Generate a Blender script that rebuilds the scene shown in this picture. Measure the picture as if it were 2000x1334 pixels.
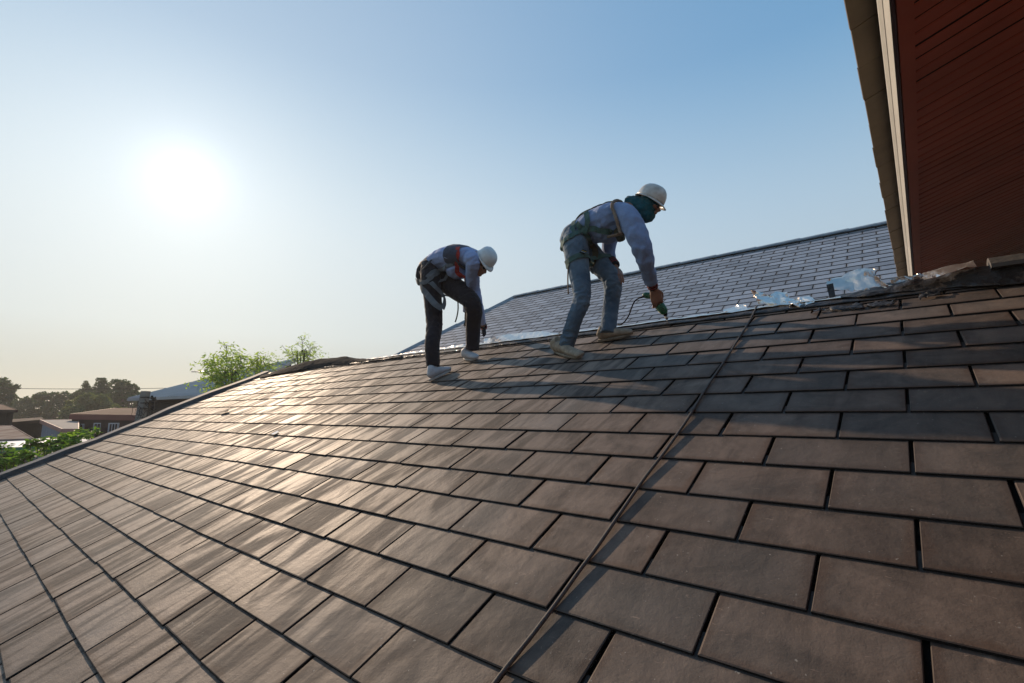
import bpy, bmesh, math, random
import numpy as np
from mathutils import Vector, Matrix, noise
from mathutils.bvhtree import BVHTree
random.seed(7); rng = np.random.default_rng(7)
SC = bpy.context.scene
for _o in list(bpy.data.objects): bpy.data.objects.remove(_o)

# ------------------------------------------------------------------ camera, sky, sun, exposure
CAMZ = 5.6
FPX = 938.3; PITCH = math.radians(8.72)
cam_d = bpy.data.cameras.new('camera'); cam = bpy.data.objects.new('camera', cam_d)
SC.collection.objects.link(cam); SC.camera = cam
cam.location = (0, 0, CAMZ); cam.rotation_euler = (math.pi/2 + PITCH, 0, 0)
cam_d.sensor_width = 36; cam_d.lens = FPX/2000*36; cam_d.clip_start = .02; cam_d.clip_end = 3000

SUN_EL = math.radians(22.98); SUN_AZ = math.radians(-35.98)      # azimuth clockwise from +Y
SDIR = Vector((math.cos(SUN_EL)*math.sin(SUN_AZ), math.cos(SUN_EL)*math.cos(SUN_AZ), math.sin(SUN_EL)))
world = bpy.data.worlds.new('World'); SC.world = world; world.use_nodes = True
nt = world.node_tree; nt.nodes.clear()
def N(nt, t, **k):
    n = nt.nodes.new(t)
    for a, v in k.items(): setattr(n, a, v)
    return n
wo = N(nt, 'ShaderNodeOutputWorld'); bg = N(nt, 'ShaderNodeBackground')
sky = N(nt, 'ShaderNodeTexSky', sky_type='NISHITA', sun_disc=False, sun_elevation=SUN_EL, sun_rotation=SUN_AZ,
        altitude=0, air_density=1.0, dust_density=0.2, ozone_density=2.0)
bg.inputs['Strength'].default_value = 0.1
nt.links.new(bg.outputs[0], wo.inputs['Surface'])
# pale dusty evening air: a base that depends on elevation only, and an aureole that depends on the angle to the sun only
geo = N(nt, 'ShaderNodeTexCoord')
dot = N(nt, 'ShaderNodeVectorMath', operation='DOT_PRODUCT'); dot.inputs[1].default_value = SDIR
nrm = N(nt, 'ShaderNodeVectorMath', operation='NORMALIZE')
nt.links.new(geo.outputs['Generated'], nrm.inputs[0]); nt.links.new(nrm.outputs[0], dot.inputs[0])
def M_(nt, op, a, b=None, c=None, clamp=False):
    n = N(nt, 'ShaderNodeMath', operation=op); n.use_clamp = clamp
    for i, v in enumerate((a, b, c)):
        if v is None: continue
        if isinstance(v, (int, float)): n.inputs[i].default_value = v
        else: nt.links.new(v, n.inputs[i])
    return n.outputs[0]
ang = M_(nt, 'ARCCOSINE', M_(nt, 'MINIMUM', dot.outputs['Value'], .999999))
def gauss(a, s): return M_(nt, 'EXPONENT', M_(nt, 'MULTIPLY', M_(nt, 'POWER', M_(nt, 'DIVIDE', a, s), 2.0), -1.0))
sep = N(nt, 'ShaderNodeSeparateXYZ'); nt.links.new(nrm.outputs[0], sep.inputs[0])
elev = M_(nt, 'ABSOLUTE', sep.outputs['Z'])
rmp = N(nt, 'ShaderNodeValToRGB'); nt.links.new(elev, rmp.inputs[0]); rmp.color_ramp.interpolation = 'B_SPLINE'
stops = [(0, (.28, .285, .285)), (.08, (.32, .345, .36)), (.15, (.46, .53, .56)), (.32, (.46, .60, .71)), (.45, (.34, .52, .69)), (.60, (.13, .35, .61)), (1, (.08, .24, .50))]
el = rmp.color_ramp.elements
while len(el) < len(stops): el.new(.5)
for e_, (p_, c_) in zip(el, stops): e_.position = p_; e_.color = (*c_, 1)
def vscale(col, fac):
    n = N(nt, 'ShaderNodeVectorMath', operation='SCALE')
    if isinstance(col, tuple): n.inputs[0].default_value = col
    else: nt.links.new(col, n.inputs[0])
    if isinstance(fac, (int, float)): n.inputs['Scale'].default_value = fac
    else: nt.links.new(fac, n.inputs['Scale'])
    return n.outputs[0]
def vadd(a, b):
    n = N(nt, 'ShaderNodeVectorMath', operation='ADD'); nt.links.new(a, n.inputs[0]); nt.links.new(b, n.inputs[1]); return n.outputs[0]
tot = vadd(vscale(sky.outputs[0], .15), vscale(rmp.outputs[0], 9.0))
tot = vadd(tot, vscale((3.1, 2.5, 1.5), gauss(ang, .72)))
tot = vadd(tot, vscale((1.3, 1.25, 1.15), gauss(ang, .17)))
tot = vadd(tot, vscale((2.4, 2.4, 2.4), gauss(ang, .058)))
nt.links.new(tot, bg.inputs['Color'])

sun_d = bpy.data.lights.new('sun', 'SUN'); sun_d.energy = 4.4; sun_d.angle = math.radians(.6); sun_d.color = (1, .76, .54)
sun = bpy.data.objects.new('sun', sun_d); SC.collection.objects.link(sun)
sun.rotation_euler = SDIR.to_track_quat('Z', 'Y').to_euler(); sun.location = (0, 0, 40)
SC.view_settings.view_transform = 'Standard'; SC.view_settings.look = 'None'
SC.view_settings.gamma = 1; SC.view_settings.use_curve_mapping = False
SC.view_settings.exposure = 0.0

# ------------------------------------------------------------------ frames of reference
CAM = Vector((0, 0, CAMZ)); E1 = Vector((.76255607, -.64692212, 0)); HH = Vector((.64692212, .76255607, 0)); UP = Vector((0, 0, 1))
def roof_frame(pitch, off, daz=0.0):
    c, s = math.cos(daz), math.sin(daz)
    e1 = E1*c - HH*s; h = E1*s + HH*c
    e2 = h*math.cos(pitch) + UP*math.sin(pitch); n = -h*math.sin(pitch) + UP*math.cos(pitch)
    o = CAM - n*off
    return Matrix(((e1.x, e2.x, n.x, o.x), (e1.y, e2.y, n.y, o.y), (e1.z, e2.z, n.z, o.z), (0, 0, 0, 1)))
RF = roof_frame(math.radians(26.048), 1.0)                         # near roof: u along the courses, v up the slope, w off it
GF = roof_frame(.56315, 2.875, -.0238)                              # grey roof behind
def R(u, v, w=0.0): return RF @ Vector((u, v, w))
def G(u, v, w=0.0): return GF @ Vector((u, v, w))
def EH(u, h, z): return CAM + E1*u + HH*h + UP*z
def ray(px, py):
    a = px-1000; b = 667-py
    return Vector((a, FPX*math.cos(PITCH)-b*math.sin(PITCH), FPX*math.sin(PITCH)+b*math.cos(PITCH)))
def at(px, py, Y): r = ray(px, py); return CAM + r*(Y/r.y)          # point seen there at ground distance Y
def ah(px, py, h): r = ray(px, py); return CAM + r*(h/r.dot(HH))
def on_roof(px, py, w=0.0):
    r = ray(px, py); n = Vector((RF[0][2], RF[1][2], RF[2][2])); return CAM + r*((w-1.0)/r.dot(n))
def proj(P):
    d = P-CAM; fw = d.y*math.cos(PITCH)+d.z*math.sin(PITCH); up = -d.y*math.sin(PITCH)+d.z*math.cos(PITCH)
    return (1000+FPX*d.x/max(fw, .05), 667-FPX*up/max(fw, .05), fw)

# ------------------------------------------------------------------ object helpers
WM = {}
def setp(o, label=None, cat=None, group=None, kind=None):
    if label: o['label'] = label
    if cat: o['category'] = cat
    if group: o['group'] = group
    if kind: o['kind'] = kind
    return o
def empty(name, loc, label, cat, group=None):
    o = bpy.data.objects.new(name, None); SC.collection.objects.link(o); o.location = loc; o.empty_display_size = .2
    WM[o.name] = Matrix.Translation(loc); return setp(o, label, cat, group)
def link(name, me, parent=None, mw=None):
    o = bpy.data.objects.new(name, me); SC.collection.objects.link(o)
    mw = mw or Matrix.Identity(4); WM[o.name] = mw
    if parent is not None:
        o.parent = parent; o.matrix_parent_inverse = Matrix.Identity(4); o.matrix_basis = WM[parent.name].inverted() @ mw
    else: o.matrix_basis = mw
    return o
def mesh(name, V, F, mat, parent=None, smooth=False, mats=None, fm=None, base=None):
    V = np.asarray([tuple(v) for v in V], float).reshape(-1, 3)
    c = V.mean(0) if len(V) else np.zeros(3)
    if base == 'bottom': c[2] = V[:, 2].min()
    me = bpy.data.meshes.new(name); me.from_pydata((V-c).tolist(), [], [list(map(int, f)) for f in F])
    for m in (mats or [mat]): me.materials.append(m)
    if fm is not None: me.polygons.foreach_set('material_index', np.asarray(fm, np.int32))
    if smooth: me.polygons.foreach_set('use_smooth', [True]*len(me.polygons))
    me.update()
    return link(name, me, parent, Matrix.Translation(Vector(c)))
class B:
    """collects shapes into one mesh"""
    def __init__(s): s.V = []; s.F = []; s.M = []
    def add(s, V, F, m=0):
        k = len(s.V); s.V += [tuple(v) for v in V]; s.F += [[i+k for i in f] for f in F]; s.M += [m]*len(F)
    def hexa(s, P, m=0):      # 8 points: bottom 4, top 4
        s.add(P, [(0,3,2,1),(4,5,6,7),(0,1,5,4),(1,2,6,5),(2,3,7,6),(3,0,4,7)], m)
    def slab(s, quad, th, m=0):   # a quad given thickness downwards along its normal
        q = [Vector(p) for p in quad]; n = (q[1]-q[0]).cross(q[3]-q[0]).normalized()
        if n.z < 0: n = -n
        s.hexa([p-n*th for p in q]+q, m)
    def box(s, o, a, b, c, m=0):  # corner + three edge vectors
        o, a, b, c = map(Vector, (o, a, b, c)); s.hexa([o, o+a, o+a+b, o+b, o+c, o+a+c, o+a+b+c, o+b+c], m)
    def tube(s, P, r, n=8, m=0, cap=True):
        P = [Vector(p) for p in P]; L = len(P); r = r if hasattr(r, '__len__') else [r]*L
        V = []; ref = None
        for i, p in enumerate(P):
            t = (P[min(i+1, L-1)]-P[max(i-1, 0)]).normalized()
            if ref is None: ref = Vector((0, 0, 1)) if abs(t.z) < .9 else Vector((1, 0, 0))
            x = (ref - t*ref.dot(t)).normalized(); y = t.cross(x); ref = x
            for k in range(n):
                a = 2*math.pi*k/n; V.append(p + x*(math.cos(a)*r[i]) + y*(math.sin(a)*r[i]))
        F = [(i*n+k, i*n+(k+1) % n, (i+1)*n+(k+1) % n, (i+1)*n+k) for i in range(L-1) for k in range(n)]
        if cap: F += [tuple(range(n-1, -1, -1)), tuple((L-1)*n+k for k in range(n))]
        s.add(V, F, m)
    def obj(s, name, mat, parent=None, smooth=False, mats=None, base=None):
        return mesh(name, s.V, s.F, mat, parent, smooth, mats, s.M if mats else None, base)
def spline(P, k=8):
    P = [Vector(p) for p in P]; out = []
    for i in range(len(P)-1):
        a = P[max(i-1, 0)]; b = P[i]; c = P[i+1]; d = P[min(i+2, len(P)-1)]
        for j in range(k):
            t = j/k; out.append(.5*((2*b)+(c-a)*t+(2*a-5*b+4*c-d)*t*t+(3*b-a-3*c+d)*t**3))
    return out+[P[-1]]
def fbm(p, s, oct=3): 
    v = 0; a = 1
    for _ in range(oct): v += a*noise.noise(Vector(p)*s); s *= 2.1; a *= .5
    return v

# ------------------------------------------------------------------ materials
def mat(name, col, rough=.7, metal=0, bump=0, bscale=30, var=0, vscale=4, spec=.5, col2=None, stretch=None, two=False):
    m = bpy.data.materials.new(name); m.use_nodes = True; t = m.node_tree; b = t.nodes['Principled BSDF']
    b.inputs['Base Color'].default_value = (*col, 1); b.inputs['Roughness'].default_value = rough
    b.inputs['Metallic'].default_value = metal; b.inputs['Specular IOR Level'].default_value = spec
    g = N(t, 'ShaderNodeNewGeometry'); src = g.outputs['Position']
    if stretch:
        mp = N(t, 'ShaderNodeMapping'); mp.inputs['Scale'].default_value = stretch; t.links.new(src, mp.inputs[0]); src = mp.outputs[0]
    if var or col2:
        n1 = N(t, 'ShaderNodeTexNoise'); n1.inputs['Scale'].default_value = vscale; n1.inputs['Detail'].default_value = 6; n1.inputs['Roughness'].default_value = .6
        t.links.new(src, n1.inputs[0])
        r = N(t, 'ShaderNodeMapRange'); r.inputs[1].default_value = .35; r.inputs[2].default_value = .65; t.links.new(n1.outputs[0], r.inputs[0])
        mx = N(t, 'ShaderNodeMix', data_type='RGBA'); t.links.new(r.outputs[0], mx.inputs[0])
        c2 = col2 or tuple(c*(1-var) for c in col)
        mx.inputs[6].default_value = (*c2, 1); mx.inputs[7].default_value = (*col, 1); t.links.new(mx.outputs[2], b.inputs['Base Color'])
    if bump:
        n2 = N(t, 'ShaderNodeTexNoise'); n2.inputs['Scale'].default_value = bscale; n2.inputs['Detail'].default_value = 5; t.links.new(src, n2.inputs[0])
        bp = N(t, 'ShaderNodeBump'); bp.inputs['Strength'].default_value = bump; bp.inputs['Distance'].default_value = .3/bscale
        t.links.new(n2.outputs[0], bp.inputs['Height']); t.links.new(bp.outputs[0], b.inputs['Normal'])
    return m
def leafmat(name, col, col2, tr=.5, vs=1.5):
    m = mat(name, col, .6, col2=col2, vscale=vs, spec=.3); t = m.node_tree; b = t.nodes['Principled BSDF']
    out = t.nodes['Material Output']; tl = N(t, 'ShaderNodeBsdfTranslucent'); mx = N(t, 'ShaderNodeMixShader'); mx.inputs[0].default_value = tr
    l = b.inputs['Base Color'].links[0].from_socket
    g = N(t, 'ShaderNodeMix', data_type='RGBA', blend_type='MULTIPLY'); g.inputs[0].default_value = 1; g.inputs[7].default_value = (1.7, 1.9, .9, 1)
    t.links.new(l, g.inputs[6]); t.links.new(g.outputs[2], tl.inputs[0])
    t.links.new(b.outputs[0], mx.inputs[1]); t.links.new(tl.outputs[0], mx.inputs[2]); t.links.new(mx.outputs[0], out.inputs['Surface'])
    return m

BAND_V = .735
def tile_material(name, FR, light, dark, rust, rough=(.42, .62), streak=1.0, slab=1.0):
    """fibre-cement tile: streaks that run down the slope, per-tile tone, dirty rims; uses the UVs of each tile's face"""
    m = bpy.data.materials.new(name); m.use_nodes = True; t = m.node_tree; b = t.nodes['Principled BSDF']; L = t.links.new
    g = N(t, 'ShaderNodeNewGeometry'); oi = N(t, 'ShaderNodeObjectInfo'); at_ = N(t, 'ShaderNodeAttribute'); at_.attribute_name = 'rnd'
    rnd = M_(t, 'FRACT', M_(t, 'ADD', oi.outputs['Random'], at_.outputs['Fac']))
    d = []
    for c in (0, 1):
        v = N(t, 'ShaderNodeVectorMath', operation='DOT_PRODUCT'); L(g.outputs['Position'], v.inputs[0]); v.inputs[1].default_value = (FR[0][c], FR[1][c], FR[2][c]); d.append(v.outputs['Value'])
    def vec(a, bb, sc):
        c = N(t, 'ShaderNodeCombineXYZ'); L(M_(t, 'MULTIPLY', d[0], a), c.inputs[0]); L(M_(t, 'MULTIPLY', d[1], bb), c.inputs[1]); L(M_(t, 'MULTIPLY', rnd, sc), c.inputs[2]); return c.outputs[0]
    def nz(v, s, det=4, r=.55, dist=0):
        n = N(t, 'ShaderNodeTexNoise'); n.inputs['Scale'].default_value = s; n.inputs['Detail'].default_value = det; n.inputs['Roughness'].default_value = r; n.inputs['Distortion'].default_value = dist; L(v, n.inputs[0]); return n.outputs[0]
    def rg(x, a, c, lo=0, hi=1):
        n = N(t, 'ShaderNodeMapRange', interpolation_type='SMOOTHSTEP'); L(x, n.inputs[0]); n.inputs[1].default_value = a; n.inputs[2].default_value = c; n.inputs[3].default_value = lo; n.inputs[4].default_value = hi; return n.outputs[0]
    s1 = nz(vec(8.5, 1.5, 37), 1.0, 5, .60, .5); s2 = nz(vec(34, 3.5, 91), 1.0, 3, .6, .3); blot = nz(vec(4.2, 4.2, 11), 1.0, 7, .62, 1.2); fine = nz(vec(1, 1, 7), 160, 4, .7)
    st = rg(s1, .41, .57); st2 = rg(s2, .35, .7)
    # the part of the roof towards the verge carries strong water runs; nearer the valley the tiles are only blotchy
    wet = rg(d[0], WET[0], WET[1], streak, streak*.22)
    run = M_(t, 'ADD', M_(t, 'MULTIPLY', st, .80), M_(t, 'MULTIPLY', st2, .20))
    bl = M_(t, 'ADD', .12, M_(t, 'MULTIPLY', rg(blot, .28, .72), .62))
    fac = M_(t, 'ADD', M_(t, 'MULTIPLY', run, wet), M_(t, 'MULTIPLY', bl, M_(t, 'SUBTRACT', 1.0, wet)))
    uv = N(t, 'ShaderNodeUVMap'); uv.uv_map = 'UVMap'; su = N(t, 'ShaderNodeSeparateXYZ'); L(uv.outputs[0], su.inputs[0])
    ex = M_(t, 'MINIMUM', su.outputs[0], M_(t, 'SUBTRACT', 1.0, su.outputs[0])); ey = su.outputs[1]
    edge = M_(t, 'MINIMUM', M_(t, 'MULTIPLY', ex, .40), M_(t, 'MULTIPLY', ey, .27))
    edge = M_(t, 'ADD', edge, M_(t, 'MULTIPLY', M_(t, 'SUBTRACT', nz(vec(1, 1, 53), 22, 4, .65), .5), .055))
    rim = rg(edge, .034, .004)
    c0 = N(t, 'ShaderNodeMix', data_type='RGBA'); L(M_(t, 'MINIMUM', fac, 1.0), c0.inputs[0]); c0.inputs[6].default_value = (*dark, 1); c0.inputs[7].default_value = (*light, 1)
    c1 = N(t, 'ShaderNodeMix', data_type='RGBA'); L(M_(t, 'MULTIPLY', rim, .72), c1.inputs[0]); L(c0.outputs[2], c1.inputs[6]); c1.inputs[7].default_value = (*rust, 1)
    # patches bleached to a cooler grey, some tiles more than others
    cool = M_(t, 'MULTIPLY', M_(t, 'ADD', rg(nz(vec(1.1, 1.1, 1.2), 1.0, 4, .55, .5), .42, .66), M_(t, 'MULTIPLY', rg(rnd, .6, 1.0), .6)), .32)
    cg = N(t, 'ShaderNodeMix', data_type='RGBA'); L(M_(t, 'MINIMUM', cool, .7), cg.inputs[0]); L(c1.outputs[2], cg.inputs[6]); cg.inputs[7].default_value = (.115, .112, .104, 1); 
    if slab < .45: c1 = cg
    # per-tile tone and grain
    tone = M_(t, 'ADD', .74, M_(t, 'MULTIPLY', M_(t, 'FRACT', M_(t, 'MULTIPLY', rnd, 7.31)), .48)); tone = M_(t, 'MULTIPLY', tone, M_(t, 'ADD', .86, M_(t, 'MULTIPLY', fine, .28)))
    hv = N(t, 'ShaderNodeVectorMath', operation='SCALE'); L(c1.outputs[2], hv.inputs[0]); L(tone, hv.inputs['Scale'])
    # lime blooms and scratches
    lime = M_(t, 'MULTIPLY', rg(nz(vec(1, 1, 29), 9, 3, .5), .70, .76), rg(ey, .5, .75)); 
    scr = rg(nz(vec(9, 22, 3), 1.3, 3, .6, 4.5), .66, .72, 0, .55); lm = M_(t, 'MAXIMUM', M_(t, 'MULTIPLY', lime, .45), M_(t, 'MULTIPLY', scr, .45))
    c2 = N(t, 'ShaderNodeMix', data_type='RGBA'); L(lm, c2.inputs[0]); L(hv.outputs[0], c2.inputs[6]); c2.inputs[7].default_value = (*[min(1, x*2.1) for x in light], 1)
    # colour darkened against the tile above and along the joints
    dark_band = M_(t, 'MAXIMUM', rg(M_(t, 'ADD', ey, M_(t, 'MULTIPLY', M_(t, 'SUBTRACT', nz(vec(1, 1, 17), 30, 3, .6), .5), .05)), BAND_V-.045, BAND_V+.005), rg(M_(t, 'MULTIPLY', ex, .41), .006, .0005, 0, .6))
    cd = N(t, 'ShaderNodeMix', data_type='RGBA'); L(M_(t, 'MULTIPLY', dark_band, .82), cd.inputs[0]); L(c2.outputs[2], cd.inputs[6]); cd.inputs[7].default_value = (.014, .012, .011, 1); c2 = cd
    speck = rg(nz(vec(1, 1, 71), 75, 2, .5), .735, .76, 0, .7)
    c3 = N(t, 'ShaderNodeMix', data_type='RGBA'); L(speck, c3.inputs[0]); L(c2.outputs[2], c3.inputs[6]); c3.inputs[7].default_value = (.3, .27, .23, 1)
    L(c3.outputs[2], b.inputs['Base Color'])
    L(M_(t, 'ADD', M_(t, 'SUBTRACT', rough[1], M_(t, 'MULTIPLY', fac, rough[1]-rough[0])), M_(t, 'MULTIPLY', fine, .06)), b.inputs['Roughness'])
    h = M_(t, 'ADD', M_(t, 'MULTIPLY', fine, .25), M_(t, 'MULTIPLY', nz(vec(1, 1, 5), 24, 5, .6), 1.0))
    bp = N(t, 'ShaderNodeBump'); bp.inputs['Strength'].default_value = .35; bp.inputs['Distance'].default_value = .008; L(h, bp.inputs['Height']); L(bp.outputs[0], b.inputs['Normal'])
    b.inputs['Specular IOR Level'].default_value = .38
    return m
WET = (-2.4, -.6)
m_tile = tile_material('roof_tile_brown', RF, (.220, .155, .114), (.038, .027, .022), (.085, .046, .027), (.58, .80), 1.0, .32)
m_core = mat('tile_edge_charcoal_shade', (.016, .015, .014), .95, spec=.08)  # charcoal core, taken near black so the edge's shade is in the colour
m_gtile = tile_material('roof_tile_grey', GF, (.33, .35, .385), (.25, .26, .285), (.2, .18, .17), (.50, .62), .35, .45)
m_felt = mat('roof_underlay', (.014, .014, .015), .95, spec=.08)
m_metal = mat('verge_metal', (.085, .10, .115), .75, .0, spec=.25, bump=.2, bscale=14, var=.3, vscale=3)
m_cap = mat('ridge_cap_grey', (.20, .235, .265), .55, bump=.3, bscale=20, var=.25, vscale=5)
m_foil = mat('aluminium_foil', (.95, .85, .74), .32, .9, bump=.55, bscale=20)
m_foil3 = mat('soft_foil', (.74, .66, .57), .30, .85, bump=.4, bscale=12)
m_foil2 = mat('dull_foil', (.5, .46, .4), .28, 1.0, bump=.8, bscale=38)
m_membrane = mat('black_membrane', (.045, .038, .033), .5, .0, spec=.4, bump=1.0, bscale=16, var=.45, vscale=9)
m_membrane2 = mat('matt_membrane', (.040, .036, .034), .95, spec=.06, bump=.8, bscale=14, var=.4, vscale=8)
m_red = mat('red_painted_board', (.44, .112, .068), .62, bump=.12, bscale=60, var=.2, vscale=2.5)
m_fascia = mat('white_fascia', (.78, .75, .68), .6, bump=.15, bscale=40, var=.12, vscale=3)
m_sheet = mat('fibre_sheet_underside', (.115, .085, .055), .8, bump=.3, bscale=70, var=.3, vscale=4)
m_dark = mat('gap_shade', (.012, .01, .01), .9)
m_rope = mat('safety_rope', (.085, .07, .06), .75, bump=1, bscale=260, var=.3, vscale=60)
m_wall = mat('render_wall', (.42, .38, .33), .9, bump=.3, bscale=20, var=.2, vscale=1)
m_soil = mat('ground_soil', (.12, .10, .07), .95, bump=.4, bscale=2, col2=(.07, .09, .04), vscale=.25)

# ------------------------------------------------------------------ ground
g = 420; gb = B(); gb.add([(-g, -g, 0), (g, -g, 0), (g, g, 0), (-g, g, 0)], [(0, 1, 2, 3)])
setp(gb.obj('ground', m_soil), kind='structure')

# ------------------------------------------------------------------ the near house: tiled roof
W = .20574; U0 = -.04336
ROWS = [.026, .232, .42, .613, .821, 1.025, 1.234, 1.436, 1.659, 1.868, 2.086, 2.301, 2.523, 2.742, 2.973, 3.214, 3.436, 3.655]
r0 = -5; ROWS = [ROWS[0]-.206*k for k in range(5, 0, -1)]+ROWS
RIDGE = 3.80; ULEFT = -9.12; URIGHT = 3.2
house = empty('tiled_house', (*(R(-3, 1.6).xy), 0), 'house in front whose sloping roof of flat brown weathered tiles the two workers stand on', 'house')
def tile_mesh(name, w, l, th, mcore, mtop, wob=0, seed=0):
    """flat tile lying in local x (width) / y (up the slope), origin at the middle of its lower edge, chamfered exposed rim"""
    r = random.Random(seed); c = .0022
    X = [-w/2, -w/2+c, w/2-c, w/2]
    j = lambda s: (r.random()-.5)*s
    y0 = [j(.0025) for _ in range(2)]
    V = [(-w/2, y0[0], -th), (w/2, y0[1], -th), (w/2, l, -th), (-w/2, l, -th),
         (-w/2, y0[0], -c), (w/2, y0[1], -c), (w/2, l, -c), (-w/2, l, -c),
         (-w/2+c, y0[0]+c, 0), (w/2-c, y0[1]+c, 0), (w/2-c, l, 0), (-w/2+c, l, 0)]
    if seed % 3 == 1:                                   # a knocked-off lower corner
        k = r.choice((0, 1)); q = r.uniform(.004, .010)*(1 if k == 0 else -1)
        for i in (k, 4+k): V[i] = (V[i][0]+q*.5, V[i][1]+abs(q)*.6, V[i][2])
        V[8+k] = (V[8+k][0]+q, V[8+k][1]+abs(q)*.9, V[8+k][2])
    F = [(8, 9, 10, 11), (4, 5, 9, 8), (5, 6, 10, 9), (7, 4, 8, 11), (0, 1, 5, 4), (1, 2, 6, 5), (3, 0, 4, 7), (0, 3, 2, 1), (2, 3, 7, 6), (6, 7, 11, 10)]
    me = bpy.data.meshes.new(name); me.from_pydata(V, [], F); me.materials.append(mtop); me.materials.append(mcore)
    me.polygons.foreach_set('material_index', [0, 0, 0, 0]+[1]*6)
    uvl = me.uv_layers.new(name='UVMap')
    for lp in me.loops:
        v = V[lp.vertex_index]; uvl.data[lp.index].uv = ((v[0]+w/2)/w, v[1]/l)
    me.update(); return me
def lay_tiles(FR, rows, u0, half, umin, umax, gap, th, lap, mtop, parent, tag, lift, clipL=None, maxpieces=300, tfac=1.0, view=(0, 0, 2000, 1334)):
    """lays half-bond courses; the pieces that show largest become objects, the rest one part"""
    items = []; cache = {}
    rr = random.Random(11)
    for ri in range(len(rows)):
        v = rows[ri]; nx = rows[ri+1] if ri+1 < len(rows) else v+(rows[ri]-rows[ri-1])
        l = nx-v+lap
        k = ((ri+r0) % 2)
        lo = umin if clipL is None else clipL(v)
        kk = math.floor((umin-3-u0)/half); 
        if (kk-k) % 2: kk += 1
        u = u0+half*kk
        while u < umax:
            a, b_ = u+gap/2, u+2*half-gap/2; u += 2*half
            if b_ < lo+.03: continue
            a2 = max(a, lo); cut = a2 > a+1e-4
            if b_-a2 < .02: continue
            items.append((ri, a2, b_, v, l, cut))
    scored = []
    for it in items:
        ri, a, b_, v, l, cut = it; l0 = l-lap
        P = [proj(FR @ Vector(q)) for q in ((a, v, 0), (b_, v, 0), (b_, v+l0, 0), (a, v+l0, 0))]
        if min(p[2] for p in P) < .1: ar = 0
        else:
            Q = [(min(max(p[0], view[0]), view[2]), min(max(p[1], view[1]), view[3])) for p in P]
            ar = abs(sum(Q[i][0]*Q[(i+1) % 4][1]-Q[(i+1) % 4][0]*Q[i][1] for i in range(4)))/2
        scored.append((ar, it))
    scored.sort(key=lambda s: -s[0])
    JV = []; JF = []; JM = []; JU = []; JR = []
    for n_, (ar, (ri, a, b_, v, l, cut)) in enumerate(scored):
        w = b_-a
        jit = rr.gauss(0, .0009); ang = rr.gauss(0, .0013); ww = rr.gauss(0, .0004); tilt = rr.gauss(0, .0015)
        lf = lift(a, v) if lift else 0
        M = FR @ Matrix.Translation(((a+b_)/2+rr.gauss(0, .001), v+jit, ww+lf)) @ Matrix.Rotation(ang, 4, 'Z') @ Matrix.Rotation(-(th*1.05+lf*.9)/(l*.93), 4, 'X') @ Matrix.Rotation(tilt, 4, 'Y')
        key = (round(w, 4), round(l, 4), 0 if cut else rr.randrange(9))
        if key not in cache: cache[key] = tile_mesh('roof_tile', w, l, th, m_core, mtop, seed=len(cache))
        me = cache[key]
        if n_ < maxpieces and ar > 1:
            link('roof_tile', me, parent, M)
        else:
            k0 = len(JV); JV += [tuple(M @ x.co) for x in me.vertices]
            for p in me.polygons: JF.append([i+k0 for i in p.vertices]); JM.append(p.material_index)
            JU += [tuple(d.uv) for d in me.uv_layers[0].data]; JR += [rr.random()]*len(me.polygons)
    o = mesh('roof_tiles_beyond', JV, JF, None, parent, mats=[mtop, m_core], fm=JM)
    uvl = o.data.uv_layers.new(name='UVMap'); uvl.data.foreach_set('uv', np.array(JU).ravel())
    at_ = o.data.attributes.new('rnd', 'FLOAT', 'FACE'); at_.data.foreach_set('value', JR)
    o['kind'] = 'stuff'
    return len(items)
# roof deck (both slopes) under the tiles
VB = ROWS[0]-.05
db = B()
def Rw(u, v, w=0): return R(u, v, w)
HR = R(0, RIDGE).z
def Fs(u, d, w=0):   # far slope: d metres down from the ridge on the hidden side
    p = R(u, RIDGE, -.03); return p + (HH*math.cos(.4546) - UP*math.sin(.4546))*d + (HH*math.sin(.4546)+UP*math.cos(.4546))*w
db.hexa([Rw(ULEFT+.02, VB, -.10), Rw(URIGHT, VB, -.10), Rw(URIGHT, RIDGE, -.10), Rw(ULEFT+.02, RIDGE, -.10),
         Rw(ULEFT+.02, VB, -.028), Rw(URIGHT, VB, -.028), Rw(URIGHT, RIDGE, -.028), Rw(ULEFT+.02, RIDGE, -.028)])
deck = db.obj('roof', m_felt, house)
fb = B(); fb.hexa([Fs(ULEFT, 0, -.07), Fs(URIGHT, 0, -.07), Fs(URIGHT, 3.2, -.07), Fs(ULEFT, 3.2, -.07), Fs(ULEFT, 0), Fs(URIGHT, 0), Fs(URIGHT, 3.2), Fs(ULEFT, 3.2)])
fb.obj('far_roof_slope', m_felt, house)
raised = {(9, 0): .012, (4, 1): .016}
def lift(a, v):
    if .0 > a > -.1 and 1.05 < v < 1.15: return .010
    if .0 > a > -.1 and 1.45 < v < 1.6: return .006
    return 0
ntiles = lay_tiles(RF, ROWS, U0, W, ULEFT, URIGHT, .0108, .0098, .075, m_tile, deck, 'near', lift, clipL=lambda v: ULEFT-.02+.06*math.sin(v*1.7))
# verge (rake) flashing on the left
vb = B(); prev = None
vs = np.linspace(VB-.02, RIDGE, 16)
pts = []
for v in vs:
    wv = .012*math.sin(v*3.1)+.006*math.sin(v*9)
    pts.append((ULEFT-.05+.06*math.sin(v*1.7), v, wv))
for i in range(len(pts)-1):
    (a, v, x), (b_, v2, y) = pts[i], pts[i+1]
    vb.hexa([R(a-.14, v, -.10), R(a+.045, v, -.02), R(b_+.045, v2, -.02), R(b_-.14, v2, -.10),
             R(a-.14, v, .055+x), R(a+.05, v, .045+x), R(b_+.05, v2, .045+y), R(b_-.14, v2, .055+y)])
vb.obj('verge_flashing', m_metal, house)
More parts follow.
